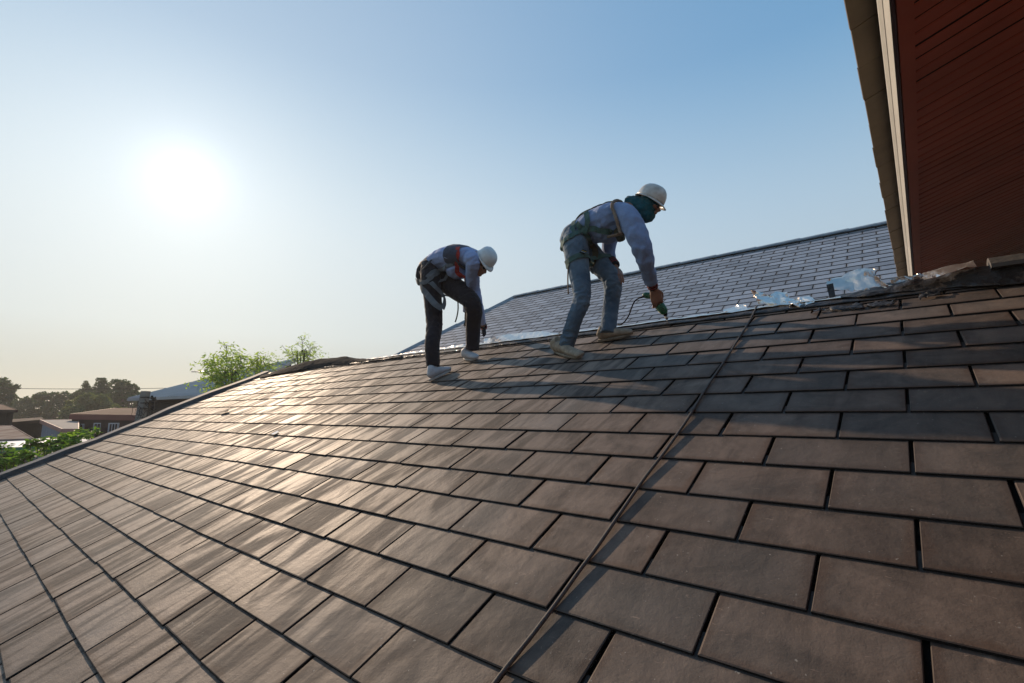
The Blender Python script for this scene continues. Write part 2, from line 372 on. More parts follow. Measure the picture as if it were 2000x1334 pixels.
# walls under the roof
wb = B()
def wallpoly(u0_, v0_, u1_, v1_, th=.2):
    p0 = R(u0_, v0_, -.12); p1 = R(u1_, v1_, -.12); d = (p1-p0); d.z = 0; nn = Vector((-d.y, d.x, 0)).normalized()*th
    wb.hexa([Vector((p0.x, p0.y, 0)), Vector((p1.x, p1.y, 0)), Vector((p1.x, p1.y, 0))+nn, Vector((p0.x, p0.y, 0))+nn,
             Vector((p0.x, p0.y, p0.z)), Vector((p1.x, p1.y, p1.z)), Vector((p1.x, p1.y, p1.z))+nn, Vector((p0.x, p0.y, p0.z))+nn])
wallpoly(ULEFT+.4, VB+.3, ULEFT+.4, RIDGE-.15); wallpoly(ULEFT+.4, VB+.3, URIGHT-.2, VB+.3)
wb.obj('wall', m_wall, house)
print('tiles', ntiles)

# ------------------------------------------------------------------ grey house behind
gh = empty('grey_roofed_house', (*(G(-4, 8).xy), 0), 'grey tiled roof rising behind the ridge, with a long cap along its top', 'house')
gv0 = 10.9115; grows = [gv0-.2*k for k in range(0, 33)][::-1]
gd = B(); GL = lambda v: -8.64-(11.27-v)*.435
vb0 = grows[0]; vt = 11.13
def GP(u, v, w): return G(u, v, w)
gd.hexa([GP(GL(vb0)+.05, vb0, -.12), GP(.32, vb0, -.12), GP(.32, vt, -.12), GP(GL(vt)+.05, vt, -.12), GP(GL(vb0)+.05, vb0, -.03), GP(.32, vb0, -.03), GP(.32, vt, -.03), GP(GL(vt)+.05, vt, -.03)])
gdeck = gd.obj('roof', m_felt, gh)
r0 = 1 if (len(grows)-1) % 2 == 0 else 0
lay_tiles(GF, grows, -.2927, .20574, -12, .30, .010, .009, .06, m_gtile, gdeck, 'grey', None, clipL=lambda v: GL(v)+.05)
# hip side and back slope of that roof (hidden behind, real volume)
ridgeL = G(GL(vt), vt, -.02); ridgeR = G(.32, vt, -.02)
hb = B(); foot = G(GL(vb0), vb0, -.02)
ghn = Vector((GF[0][0], GF[1][0], 0)); gh2 = Vector((-GF[1][0], GF[0][0], 0))
backR = ridgeR+gh2*5.2-UP*3.3; backL = ridgeL+gh2*5.2-UP*3.3 - ghn*2.4
hb.add([ridgeL, ridgeR, backR, backL, foot], [(0, 1, 2, 3), (0, 3, 4)])
hb.obj('back_roof_slope', m_cap, gh)
gw = B()
for (pa, pb) in ((foot+ghn*.5, G(.25, vb0, 0)), (foot+ghn*.5, backL+ghn*.4-gh2*.4)):
    d = (pb-pa); d.z = 0; nn = Vector((-d.y, d.x, 0)).normalized()*.2; zt = min(pa.z, pb.z)-.1
    gw.hexa([Vector((*pa.xy, 0)), Vector((*pb.xy, 0)), Vector((*pb.xy, 0))+nn, Vector((*pa.xy, 0))+nn, Vector((*pa.xy, zt)), Vector((*pb.xy, zt)), Vector((*pb.xy, zt))+nn, Vector((*pa.xy, zt))+nn])
gw.obj('wall', m_wall, gh)
# ridge caps: overlapping half-round/angled pieces
def cap_run(name, P0, P1, nrm, side, wid, n, parent, drop):
    P0, P1 = Vector(P0), Vector(P1); d = (P1-P0)/n; L = d.length; t = d.normalized()
    for i in range(n):
        a = P0+d*i-t*.02; b_ = P0+d*(i+1)+t*.02; hgt = .035+.006*(i % 2)
        bb = B()
        prof = [(-wid, -drop), (-wid*.96, -drop+.028), (-wid*.35, hgt*.75), (0, hgt), (wid*.35, hgt*.75), (wid*.96, -drop+.028), (wid, -drop)]
        V = [a+side*x+nrm*(y) for x, y in prof]+[b_+side*x+nrm*(y+.008) for x, y in prof]; m_ = len(prof)
        F = [(k, k+1, m_+k+1, m_+k) for k in range(m_-1)]+[tuple(range(m_-1, -1, -1)), tuple(range(m_, 2*m_))]+[(0, m_, 2*m_-1, m_-1)]
        bb.add(V, F); bb.obj(name, m_cap, parent)
gn = Vector((GF[0][2], GF[1][2], GF[2][2]))
cap_run('ridge_cap', G(GL(vt)+.02, vt, .0), G(.3, vt, .0), UP, gh2, .15, 22, gh, .05)
hipd = (G(GL(vt), vt)-G(GL(vb0), vb0)).normalized(); hips = hipd.cross(gn).normalized()
cap_run('hip_cap', G(GL(vb0), vb0, .0), G(GL(vt)-.02, vt-.02, .0), gn, hips, .13, 14, gh, .03)

# ------------------------------------------------------------------ right-hand building: overhanging eave with red boarded soffit
zE = 1.6
rb = empty('red_soffit_house', (*(EH(2.6, 3, 0).xy), 0), 'upper storey on the right with dark red boarded soffit, white fascia and tile overhang', 'house')
ph = math.radians(18.5); se = Vector(E1)*math.cos(ph)+UP*math.sin(ph)
H0, H1 = -2.4, 12.0
o = EH(.0, H0, 0)
def box_run(name, u0_, u1_, z0_, z1_, mt, h0=H0, h1=H1):
    b_ = B(); b_.box(EH(u0_, h0, z0_), E1*(u1_-u0_), HH*(h1-h0), UP*(z1_-z0_)); return b_.obj(name, mt, rb)
for (ua, za, ub, zb) in ((.018, .036, .033, .022), (.0345, .022, .054, .0)):      # two stepped boards, bevelled towards the outside
    b_ = B(); q = [EH(ua, H0, zE+za), EH(ub, H0, zE+zb), EH(ub, H0, zE+.19), EH(ua, H0, zE+.19)]; d_ = HH*(H1-H0)
    b_.add(q+[p+d_ for p in q], [(0, 1, 5, 4), (1, 2, 6, 5), (2, 3, 7, 6), (3, 0, 4, 7), (3, 2, 1, 0), (4, 5, 6, 7)]); b_.obj('fascia_board', m_fascia, rb)
box_run('dark_trim', .058, .070, zE-.003, zE+.12, mat('maroon_trim', (.05, .012, .016), .5))
bo = B(); s0 = EH(.075, H0, zE); nn_ = (-E1*math.sin(ph)+UP*math.cos(ph))
bo.box(s0, se*.048, HH*(H1-H0), nn_*.03); bo.obj('soffit_border', m_red, rb)
bo = B(); bo.box(s0+se*.048-nn_*.0, se*.010, HH*(H1-H0), nn_*.02); bo.obj('soffit_bead', m_red, rb)
bw = .101; nb = int((H1-H0)/bw); SL = 3.6
for i in range(nb):                                    # tongue-and-groove boards with sunk joints
    bb = B(); a = s0+se*.0585+HH*(i*bw+.0015)+nn_*(.012+random.uniform(-.0015, .0015)); gsz = .011+(.005 if random.random() < .35 else 0)
    c = .006; wv = bw-gsz
    V = []
    for q in (0, SL):
        for (y, z) in ((0, .018), (0, c), (c, 0), (wv-c, 0), (wv, c), (wv, .018)): V.append(a+se*q+HH*y+nn_*z)
    F = [(k, (k+1) % 6, 6+(k+1) % 6, 6+k) for k in range(6)]+[(5, 4, 3, 2, 1, 0), (6, 7, 8, 9, 10, 11)]
    bb.add(V, F[1:4]); bb.add(V, [F[0], F[4]]+F[5:], 1); bb.obj('soffit_board', None, rb, mats=[m_red, m_dark])  # groove sides coloured near black to paint in the shade of the joints
bb = B(); bb.box(s0+se*.05+nn_*.031, se*SL, HH*(H1-H0), nn_*.02); bb.obj('soffit_backing', m_dark, rb)
bb = B(); bb.box(EH(-.06, H0, zE+.215), se*(SL+.2), HH*(H1-H0), nn_*.06); bb.obj('roof', m_felt, rb)
for i in range(int((H1-H0)/.33)):                      # the overhanging lowest tiles seen from beneath
    bb = B(); a = EH(-.084+random.uniform(-.004, .004), H0+i*.33, zE+.175+random.uniform(-.003, .003)); bb.box(a, se*.34, HH*.326, nn_*.012); bb.obj('eave_tile', m_sheet, rb)
bb = B(); pe = s0+se*SL
bb.box(Vector((*pe.xy, 0)), E1*.25, HH*(H1-H0), UP*(pe.z+.1)); bb.obj('wall', m_red, rb)

# ------------------------------------------------------------------ foil, membranes and rope on the ridge
def crumple(name, rowsP, mt, label, cat, amp=.012, freq=14, sub=5, group=None, th=.0015, parent=None, jag=.0):
    """rowsP: grid of control points (rows x cols); bilinearly refined, crumpled by folded noise"""
    A = np.array([[list(p) for p in r] for r in rowsP], float); nr, nc = A.shape[:2]
    rs = np.linspace(0, nr-1, (nr-1)*sub+1); cs = np.linspace(0, nc-1, (nc-1)*sub+1); V = []
    off = random.random()*50
    for i, r in enumerate(rs):
        i0 = min(int(r), nr-2); fr = r-i0
        for j, c in enumerate(cs):
            j0 = min(int(c), nc-2); fc = c-j0
            p = A[i0, j0]*(1-fr)*(1-fc)+A[i0+1, j0]*fr*(1-fc)+A[i0, j0+1]*(1-fr)*fc+A[i0+1, j0+1]*fr*fc
            p = Vector(p); q = p*freq+Vector((off, 0, 0))
            d = Vector([1-2*abs(noise.noise(q+Vector((k*17, 3, k*5)))) for k in range(3)])-Vector((.55, .55, .55))
            d += .45*Vector([noise.noise(q*2.6+Vector((k*7, 30, 0))) for k in range(3)])
            e = amp*(1+jag*(1 if i in (0, len(rs)-1) or j in (0, len(cs)-1) else 0)*random.uniform(-.5, 1.5))
            V.append(p+d*e)
    n = len(cs); F = [(i*n+j, i*n+j+1, (i+1)*n+j+1, (i+1)*n+j) for i in range(len(rs)-1) for j in range(n-1)]
    o = mesh(name, V, F, mt, parent)
    if mt in (m_membrane, m_membrane2): o.data.polygons.foreach_set('use_smooth', [True]*len(o.data.polygons))
    md = o.modifiers.new('thickness', 'SOLIDIFY'); md.thickness = th
    if parent is None: setp(o, label, cat, group)
    return o
# continuous underlay strip folded over the ridge
us = np.linspace(ULEFT+.05, URIGHT, 60)
crumple('ridge_underlay', [[R(u, RIDGE-.12, .010) for u in us], [R(u, RIDGE-.04, .013) for u in us], [R(u, RIDGE+.015, -.004) for u in us], [Fs(u, .12, .012) for u in us], [Fs(u, .5, .012) for u in us]],
        m_membrane, 'dark brown underlay strip folded over the bare ridge between the two roofs', 'underlay', .007, 9, 2)
us = np.linspace(-6.6, -.35, 46)
crumple('foil_strip', [[R(u, RIDGE-.02+.008*math.sin(u*7), .022) for u in us], [R(u, RIDGE+.015, .022) for u in us], [Fs(u, .07, .03) for u in us], [Fs(u, .17, .03) for u in us]],
        m_foil, 'long thin strip of shiny foil tape lying along the ridge in front of the workers', 'foil', .006, 11, 3)
# bulging sheets: sections across the ridge
def bulge(name, top, bot, h, mt, label, cat, amp=.012, freq=8, depth=.16, sub=4):
    n = len(top); rows = []
    for a in np.linspace(0, 1, 6):
        row = []
        for (tx, ty), (bx, by) in zip(top, bot):
            pb = on_roof(bx, by, .015); hb = (pb-CAM).dot(HH); pt = ah(tx, ty, hb+depth*.55)
            ang_ = a*math.pi*.80; k = (1-math.cos(ang_))/1.0
            mid = pb.lerp(pt, min(1, math.sin(ang_*.62)*1.02)) + HH*(depth*.25*k)
            if a > .7: mid = pt + HH*(depth*(a-.7)*2) - UP*((a-.7)*(pt.z-pb.z+.1)*1.2)
            row.append(mid)
        rows.append(row)
    return crumple(name, rows, mt, label, cat, amp, freq, sub)
bulge('membrane_roll', [(502, 734), (530, 724), (560, 713), (590, 703), (620, 697), (650, 695), (672, 692), (690, 697), (720, 700), (750, 700), (782, 692)],
      [(508, 738), (535, 732), (565, 727), (595, 722), (625, 717), (655, 713), (675, 711), (700, 707), (725, 705), (750, 702), (785, 698)], 0, m_membrane2,
      'bulging black membrane piece lifted at the left end of the ridge', 'membrane', .011, 5)
bulge('membrane_roll', [(1618, 574), (1660, 566), (1700, 556), (1740, 543), (1780, 536), (1820, 530), (1850, 523), (1880, 515), (1910, 508), (1945, 502), (1985, 497), (2040, 490), (2100, 480)],
      [(1618, 585), (1660, 581), (1700, 579), (1740, 573), (1780, 569), (1820, 565), (1850, 562), (1880, 561), (1910, 559), (1945, 556), (1985, 553), (2040, 548), (2100, 540)], 0, m_membrane,
      'loose crumpled dark membrane along the ridge below the red soffit', 'membrane', .013, 5, .2, 5)
# foil flaps
def flap(pts, label, h, amp=.02, freq=16, mt=None, sub=7):
    rows = [[ah(x, y, h+dh) for (x, y, dh) in r] for r in pts]
    return crumple('foil_flap', rows, mt or m_foil, label, 'foil', amp, freq, sub, group='torn foil flaps on the ridge', jag=.8)
hR = (R(-1, RIDGE)-CAM).dot(HH)
flap([[(1464, 567, .05), (1500, 574, .1), (1528, 571, .12), (1556, 578, .1), (1583, 583, .05)], [(1478, 582, .0), (1505, 590, .02), (1530, 593, .02), (1556, 594, .0), (1588, 594, -.05)], [(1484, 594, .0), (1506, 600, .0), (1530, 600, -.02), (1552, 601, -.06), (1572, 613, -.14)]],
     'torn crumpled bright foil flap where the rope meets the ridge', hR, .024, 10, sub=6)
flap([[(1622, 547, .1), (1650, 533, .14), (1690, 524, .14), (1708, 526, .1), (1716, 540, .05)], [(1616, 556, .04), (1650, 548, .05), (1690, 540, .04), (1712, 546, .02), (1732, 556, 0)], [(1620, 568, .0), (1655, 570, -.02), (1690, 569, -.03), (1715, 566, -.03), (1740, 563, -.02)]],
     'puffed up foil flap standing on the ridge left of the white fascia', hR+.05, .022, 6, sub=6, mt=m_foil3)
flap([[(1418, 606, .06), (1440, 596, .08), (1458, 594, .06)], [(1412, 611, .0), (1440, 606, .0), (1460, 603, .0)]],
     'small low foil scrap on the ridge left of the rope end', hR, .008, 10, sub=4)
flap([[(1800, 533, .04), (1840, 523, .06), (1880, 514, .06), (1900, 508, .04)], [(1804, 546, -.06), (1842, 537, -.06), (1880, 526, -.06), (1906, 520, -.04)]],
     'narrow creased foil flap on the dark membrane under the red boards', hR-.03, .008, 7, sub=4)
flap([[(1740, 545, .0), (1770, 540, .02), (1800, 534, .02)], [(1744, 554, -.05), (1772, 549, -.05), (1806, 543, -.05)]],
     'dull foil patch on the membrane at the foot of the white fascia', hR-.02, .008, 14, mt=m_foil2)
flap([[(945, 662, .05), (985, 654, .08), (1020, 650, .08), (1060, 647, .08), (1090, 652, .04)], [(945, 672, -.0), (985, 667, .0), (1020, 662, .0), (1060, 657, .0), (1095, 658, .0)]],
     'smooth raised foil sheet on the ridge between the two workers', hR, .003, 5)
flap([[(752, 697, .0), (790, 690, .04), (830, 684, .04), (872, 678, .04), (905, 672, .04)], [(745, 699, -.03), (790, 697, -.02), (830, 692, -.02), (872, 685, -.02), (905, 679, -.02)]],
     'flat pale foil sheet on the ridge behind the left worker', hR, .005, 12)
b_ = B(); p = ah(1614, 556, hR+.02); q = ah(1620, 582, hR-.02); sx = (ah(1626, 553, hR)-ah(1613, 556, hR))
b_.hexa([p, p+sx, q+sx*.9, q, p+HH*.008, p+sx+HH*.008, q+sx*.9+HH*.008, q+HH*.008]); setp(b_.obj('metal_strap', m_membrane), 'short black metal strap bent upright beside the puffed foil flap', 'strap')
# ridge cap laid over the membrane at far right
bb = B(); a = ah(1928, 505, hR+.02); c = ah(2110, 478, hR+.02); side = HH; V = []
for pnt in (a, c):
    for x, y in ((-.13, -.085), (-.12, -.06), (-.05, -.01), (0, 0), (.05, -.01), (.13, -.08)): V.append(pnt+side*x+UP*y)
bb.add(V, [(k, k+1, 6+k+1, 6+k) for k in range(5)]+[(5, 4, 3, 2, 1, 0), (6, 7, 8, 9, 10, 11), (0, 6, 11, 5)])
setp(bb.obj('loose_ridge_tile', mat('ridge_cap_old', (.10, .088, .075), .75, bump=.4, bscale=30, var=.3)), 'grey brown ridge tile laid on the membrane at the right edge', 'ridge tile')
# torn black scraps below the lifted membrane
for k, (x, y, w_, l_) in enumerate([(1655, 596, 66, 10), (1720, 590, 52, 10), (1600, 604, 30, 6), (1815, 572, 44, 10)]):
    q = [[on_roof(x-w_/2, y+l_*.3, .012), on_roof(x, y, .016), on_roof(x+w_/2, y-l_*.4, .012)], [on_roof(x-w_/2, y+l_, .010), on_roof(x, y+l_*.7, .012), on_roof(x+w_/2, y+l_*.5, .010)]]
    lab = ['ragged black underlay scrap below the puffed foil flap', 'ragged black underlay scrap right of the first, under the membrane edge', 'small ragged underlay scrap just right of the torn bright flap', 'ragged underlay scrap on the top course under the red soffit'][k]
    crumple('underlay_scrap', q, m_membrane, lab, 'underlay', .008, 22, 6, 'torn underlay scraps on the top course', jag=2)
rp = [(1478, 598), (1465, 625), (1442, 662), (1415, 705), (1380, 757), (1345, 815), (1300, 880), (1258, 935), (1213, 1000), (1165, 1070), (1130, 1117), (1085, 1180), (1040, 1240), (1000, 1290), (966, 1334), (930, 1382), (880, 1440)]
RP = []
for i, (x, y) in enumerate(rp): RP.append(on_roof(x, y, .0064+(.02 if i == 0 else 0)))
rp2 = spline(RP, 8)
rb_ = B(); rb_.tube(rp2, .0062, 10); rope = rb_.obj('safety_rope', m_rope, None, True)
setp(rope, 'long thin grey brown rope running down the tiles from the ridge to the bottom edge', 'rope')
kn = B(); kk = rp2[38]; kn.tube([kk+(rp2[39]-kk).normalized()*s for s in (-.02, -.012, 0, .012, .02)], [.006, .009, .0105, .009, .006], 10); kn.obj('rope_knot', m_rope, rope, True)

# small litter on the tiles
def litter(name, px, py, a, b, mt, label, cat, curl=.3):
    o_ = on_roof(px, py, .006); d_ = (on_roof(px+a[0], py+a[1], .006)-o_); e_ = (on_roof(px+b[0], py+b[1], .006)-o_); V = []; n3 = Vector((RF[0][2], RF[1][2], RF[2][2]))
    for i in range(5):
        for j in range(5): V.append(o_+d_*(i/4)+e_*(j/4)*(1-.5*abs(i/4-.5))+n3*(curl*d_.length*((i/4-.5)**2+.5*(j/4-.5)**2)+.003))
    q = mesh(name, V, [(i*5+j, i*5+j+1, (i+1)*5+j+1, (i+1)*5+j) for i in range(4) for j in range(4)], mt); m_ = q.modifiers.new('t', 'SOLIDIFY'); m_.thickness = .001; setp(q, label, cat)
litter('paper_scrap', 530, 848, (12, -6), (4, 2), mat('paper_white', (.8, .78, .73), .8), 'tiny white scrap lying on the bright part of the tiles', 'scrap', .04)
litter('dead_leaf', 431, 806, (16, -4), (2, 3), mat('dry_leaf', (.09, .045, .02), .8), 'small curled dead leaf on the tiles below the verge', 'leaf', .35)
#<<PEOPLE
# ------------------------------------------------------------------ the two workers
def axis(d): return Vector(d).normalized()
def loft(b, P, rad, ref, n=14, m=0, caps=True, sq=1.0):
    """tube with elliptic sections; rad = [(half width across the view, half width along ref), ...]"""
    P = [Vector(p) for p in P]; L = len(P); V = []; ref = axis(ref)
    for i, p in enumerate(P):
        t = (P[min(i+1, L-1)]-P[max(i-1, 0)]).normalized(); y = (ref-t*ref.dot(t)).normalized(); x = y.cross(t)
        for k in range(n):
            a = 2*math.pi*k/n; c, s_ = math.cos(a), math.sin(a)
            V.append(p+x*(math.copysign(abs(c)**sq, c)*rad[i][0])+y*(math.copysign(abs(s_)**sq, s_)*rad[i][1]))
    F = [(i*n+k, i*n+(k+1) % n, (i+1)*n+(k+1) % n, (i+1)*n+k) for i in range(L-1) for k in range(n)]
    if caps:
        V += [P[0], P[-1]]; F += [(L*n, (k+1) % n, k) for k in range(n)]+[(L*n+1, (L-1)*n+k, (L-1)*n+(k+1) % n) for k in range(n)]
    b.add(V, F, m)
def limb(b, P, rad, ref, k=5, **kw):
    """smooth loft through few control points"""
    Q = spline(P, k); Rr = []
    for i in range(len(Q)):
        t = min(i/k, len(P)-1); j = min(int(t), len(P)-2); f = t-j; f = f*f*(3-2*f)
        Rr.append((rad[j][0]*(1-f)+rad[j+1][0]*f, rad[j][1]*(1-f)+rad[j+1][1]*f))
    loft(b, Q, Rr, ref, **kw)
def ell(b, c, ax, r, n=16, m=0, fn=None):
    """ellipsoid with axes ax (3 vectors) and radii r; fn(x,y,z) -> scale"""
    V = []; nn = n//2
    for i in range(nn+1):
        th = math.pi*i/nn
        for k in range(n):
            ph_ = 2*math.pi*k/n; x, y, z = math.sin(th)*math.cos(ph_), math.sin(th)*math.sin(ph_), math.cos(th)
            s_ = fn(x, y, z) if fn else 1
            V.append(Vector(c)+ax[0]*(x*r[0]*s_)+ax[1]*(y*r[1]*s_)+ax[2]*(z*r[2]*s_))
    F = [(i*n+k, (i+1)*n+k, (i+1)*n+(k+1) % n, i*n+(k+1) % n) for i in range(nn) for k in range(n)]
    b.add(V, F, m)
def fuse(name, b, mt, parent, vox=.009, smooth=4, wr=0.0, wf=14, stretch=None, fold=None):
    """union of the shapes by voxel remesh, smoothed, then wrinkled"""
    me = bpy.data.meshes.new('tmp'); me.from_pydata([tuple(v) for v in b.V], [], b.F); bm = bmesh.new(); bm.from_mesh(me)
    bmesh.ops.recalc_face_normals(bm, faces=bm.faces); bm.to_mesh(me); bm.free()
    o = bpy.data.objects.new('tmp', me); SC.collection.objects.link(o)
    r = o.modifiers.new('r', 'REMESH'); r.mode = 'VOXEL'; r.voxel_size = vox; r.adaptivity = 0
    if smooth: q = o.modifiers.new('s', 'SMOOTH'); q.iterations = smooth; q.factor = .5
    dg = bpy.context.evaluated_depsgraph_get(); e = o.evaluated_get(dg); m2 = bpy.data.meshes.new_from_object(e)
    bpy.data.objects.remove(o)
    V = [v.co.copy() for v in m2.vertices]; Nn = [v.normal.copy() for v in m2.vertices]; F = [list(p.vertices) for p in m2.polygons]
    if wr:
        for i, v in enumerate(V):
            q = Vector((v.x*wf, v.y*wf, v.z*wf*(stretch or 1)))
            d = (1-abs(noise.noise(q))*2.2)*.6 + noise.noise(q*2.3)*.5
            k = 1.0
            if fold:
                k = .35
                for (c, rr_, am) in fold: k += am*math.exp(-((v-c).length/rr_)**2)
            V[i] = v+Nn[i]*(d*wr*k)
    return mesh(name, V, F, mt, parent, True)
def bvh_of(objs):
    V = []; F = []
    for o in objs:
        k = len(V); mw = WM[o.name]; V += [mw @ v.co for v in o.data.vertices]; F += [[i+k for i in p.vertices] for p in o.data.polygons]
    return BVHTree.FromPolygons(V, F)
def strap_path(name, P, wd, bv, mt, parent, off=.006, th=.003, k=8, free=False, wdir=None, closed=False):
    """webbing: ribbon that follows points, pulled onto the body surface"""
    Q = spline(P, k); Q2 = []; Ns = []
    for q in Q:
        loc, nn, _, d = bv.find_nearest(q)
        if free and d > .03: Q2.append(q); Ns.append((q-loc).normalized() if d > 1e-4 else nn)
        else: Q2.append(loc+nn*off); Ns.append(nn)
    b = B(); V = []
    for i, q in enumerate(Q2):
        t = (Q2[min(i+1, len(Q2)-1)]-Q2[max(i-1, 0)]); t = t.normalized() if t.length > 1e-6 else Vector((0, 0, 1))
        nn = (Ns[i]+Ns[max(i-1, 0)]+Ns[min(i+1, len(Q2)-1)]).normalized()
        s_ = t.cross(nn).normalized() if wdir is None else axis(wdir); nn = s_.cross(t).normalized() if wdir is None else t.cross(s_).normalized()
        V += [q+s_*wd/2, q-s_*wd/2, q-s_*wd/2+nn*th, q+s_*wd/2+nn*th]
    n = len(Q2); F = [(i*4+j, i*4+(j+1) % 4, (i+1)*4+(j+1) % 4, (i+1)*4+j) for i in range(n-1) for j in range(4)]+[(3, 2, 1, 0), ((n-1)*4, (n-1)*4+1, (n-1)*4+2, (n-1)*4+3)]
    b.add(V, F); return b.obj(name, mt, parent, False)
def snap(L, bv, h, off=0):
    out = []
    for x, y in L:
        r_ = ray(x, y).normalized(); h_ = bv.ray_cast(CAM, r_, 8)
        out.append(h_[0] if h_[0] is not None else bv.find_nearest(A(x, y, h))[0])
    return out
def strap_ring(name, c, nrm, wd, bv, mt, parent, R_=.35, off=.006, th=.004, n=48, keep=None):
    nrm = axis(nrm); a = nrm.orthogonal().normalized(); d = nrm.cross(a); V = []; c = Vector(c)
    pts = []
    for k in range(n):
        t = 2*math.pi*k/n; dr = a*math.cos(t)+d*math.sin(t)
        h = bv.ray_cast(c+dr*R_, -dr, R_)
        pts.append((h[0] if h[0] is not None else c+dr*.12, dr))
    rr_ = [(p-c).length for p, _ in pts]; med = sorted(rr_)[n//2]; rr_ = [min(r_, med*1.5) for r_ in rr_]
    for _ in range(2): rr_ = [max(rr_[k], (rr_[k-1]+rr_[(k+1) % n])/2) for k in range(n)]
    for k in range(n):
        q = c+pts[k][1]*(rr_[k]+off); dr = pts[k][1]
        V += [q+nrm*wd/2, q-nrm*wd/2, q-nrm*wd/2+dr*th, q+nrm*wd/2+dr*th]
    F = [(i*4+j, i*4+(j+1) % 4, ((i+1) % n)*4+(j+1) % 4, ((i+1) % n)*4+j) for i in range(n) for j in range(4)]
    b = B(); b.add(V, F); return b.obj(name, mt, parent, False)
def helmet(parent, c, up, fwd, side, mt, mrim, s=1.0):
    """hard hat: ribbed dome, all-round lip, longer peak in front"""
    up, fwd, side = map(axis, (up, fwd, side)); n = 40; V = []; F = []
    prof = [(1.0, 0.0), (1.0, .018), (.985, .045), (.93, .075), (.82, .102), (.64, .124), (.40, .138), (.16, .143), (0, .1435)]
    for (rr_, z) in prof:
        for k in range(n):
            a = 2*math.pi*k/n; ca, sa = math.cos(a), math.sin(a)
            rib = .004*math.exp(-(sa*rr_*5.5)**2)*(1 if z > .06 else 0)
            V.append(Vector(c)+(fwd*(ca*rr_*.135)+side*(sa*rr_*.112)+up*(z+rib))*s)
    L = len(prof); F += [(i*n+k, i*n+(k+1) % n, (i+1)*n+(k+1) % n, (i+1)*n+k) for i in range(L-1) for k in range(n)]
    b = B(); b.add(V, F); o = mesh('hard_hat', b.V, b.F, mt, parent, True); md = o.modifiers.new('t', 'SOLIDIFY'); md.thickness = .003
    V = []
    for j, (e, dz) in enumerate(((0.0, .004), (.5, .000), (1.0, -.006), (1.0, -.010), (.5, -.004), (0, 0))):
        for k in range(n):
            a = 2*math.pi*k/n; ca, sa = math.cos(a), math.sin(a); w_ = .010+.040*max(0, ca)**2.2
            V.append(Vector(c)+(fwd*(ca*(.135+e*w_))+side*(sa*(.112+e*(.010+.006*max(0, ca))))+up*(dz-.018*max(0, ca)**2*e))*s)
    F = [(i*n+k, i*n+(k+1) % n, ((i+1) % 6)*n+(k+1) % n, ((i+1) % 6)*n+k) for i in range(6) for k in range(n)]
    mesh('hat_brim', V, F, mrim, o, True)
    b = B(); b.tube([Vector(c)+(fwd*(math.cos(a)*.118)+side*(math.sin(a)*.096)+up*.004)*s for a in np.linspace(0, 2*math.pi, 25)], .006, 6)
    b.obj('head_band', m_band, o, True)
    return o
def hand(parent, wrist, d, palm_n, curl, mt, s=1.0, thumb=1, name='hand', spread=.12):
    """palm, four fingers of unequal length with two bends, thumb leaving the side of the palm"""
    d = axis(d); pn = axis(palm_n); pn = (pn-d*pn.dot(d)).normalized(); sd = d.cross(pn)*thumb; b = B()
    W_ = Vector(wrist)
    limb(b, [W_-d*.035*s, W_, W_+d*.03*s, W_+d*.062*s, W_+d*.085*s], [(.021*s, .026*s), (.019*s, .028*s), (.015*s, .036*s), (.0135*s, .041*s), (.011*s, .038*s)], sd, k=3)
    for i, (off, ln, r_) in enumerate(((.029, .074, .0088), (.010, .083, .0092), (-.010, .077, .0088), (-.028, .060, .0078))):
        q = W_+d*.078*s+sd*off*s; v = (d+sd*(off*spread*20*.1)).normalized(); P = [q-d*.02*s, q]
        cc = curl if not hasattr(curl, '__len__') else curl[i]
        for f_, cu in zip((.45, .32, .23), (cc*.8, cc*1.0, cc*.7)):
            v = (Matrix.Rotation(cu, 3, sd*(1 if True else -1)) @ v).normalized() if False else (v*math.cos(cu)+pn*math.sin(cu)).normalized(); 
            pn2 = (pn*math.cos(cu)-v*math.sin(cu)*0).normalized(); q = q+v*(ln*f_*s); P.append(q)
        limb(b, P, [(r_*s, r_*s)]*2+[(r_*.98*s, r_*s), (r_*.9*s, r_*.9*s), (r_*.72*s, r_*.72*s)], sd, k=3, n=8)
    q = W_+d*.02*s+sd*.028*s; tv = (d*.7+sd*.62+pn*.35).normalized(); P = [q-tv*.012*s, q+tv*.022*s]; tv2 = (d*.85+sd*.12+pn*.5).normalized(); P += [P[-1]+tv2*.03*s]; P += [P[-1]+(d*.8+pn*.6).normalized()*.024*s]
    limb(b, P, [(.013*s, .014*s), (.0115*s, .012*s), (.0100*s, .0105*s), (.0078*s, .008*s)], sd, k=3, n=8)
    return fuse(name, b, mt, parent, .0032, 2)
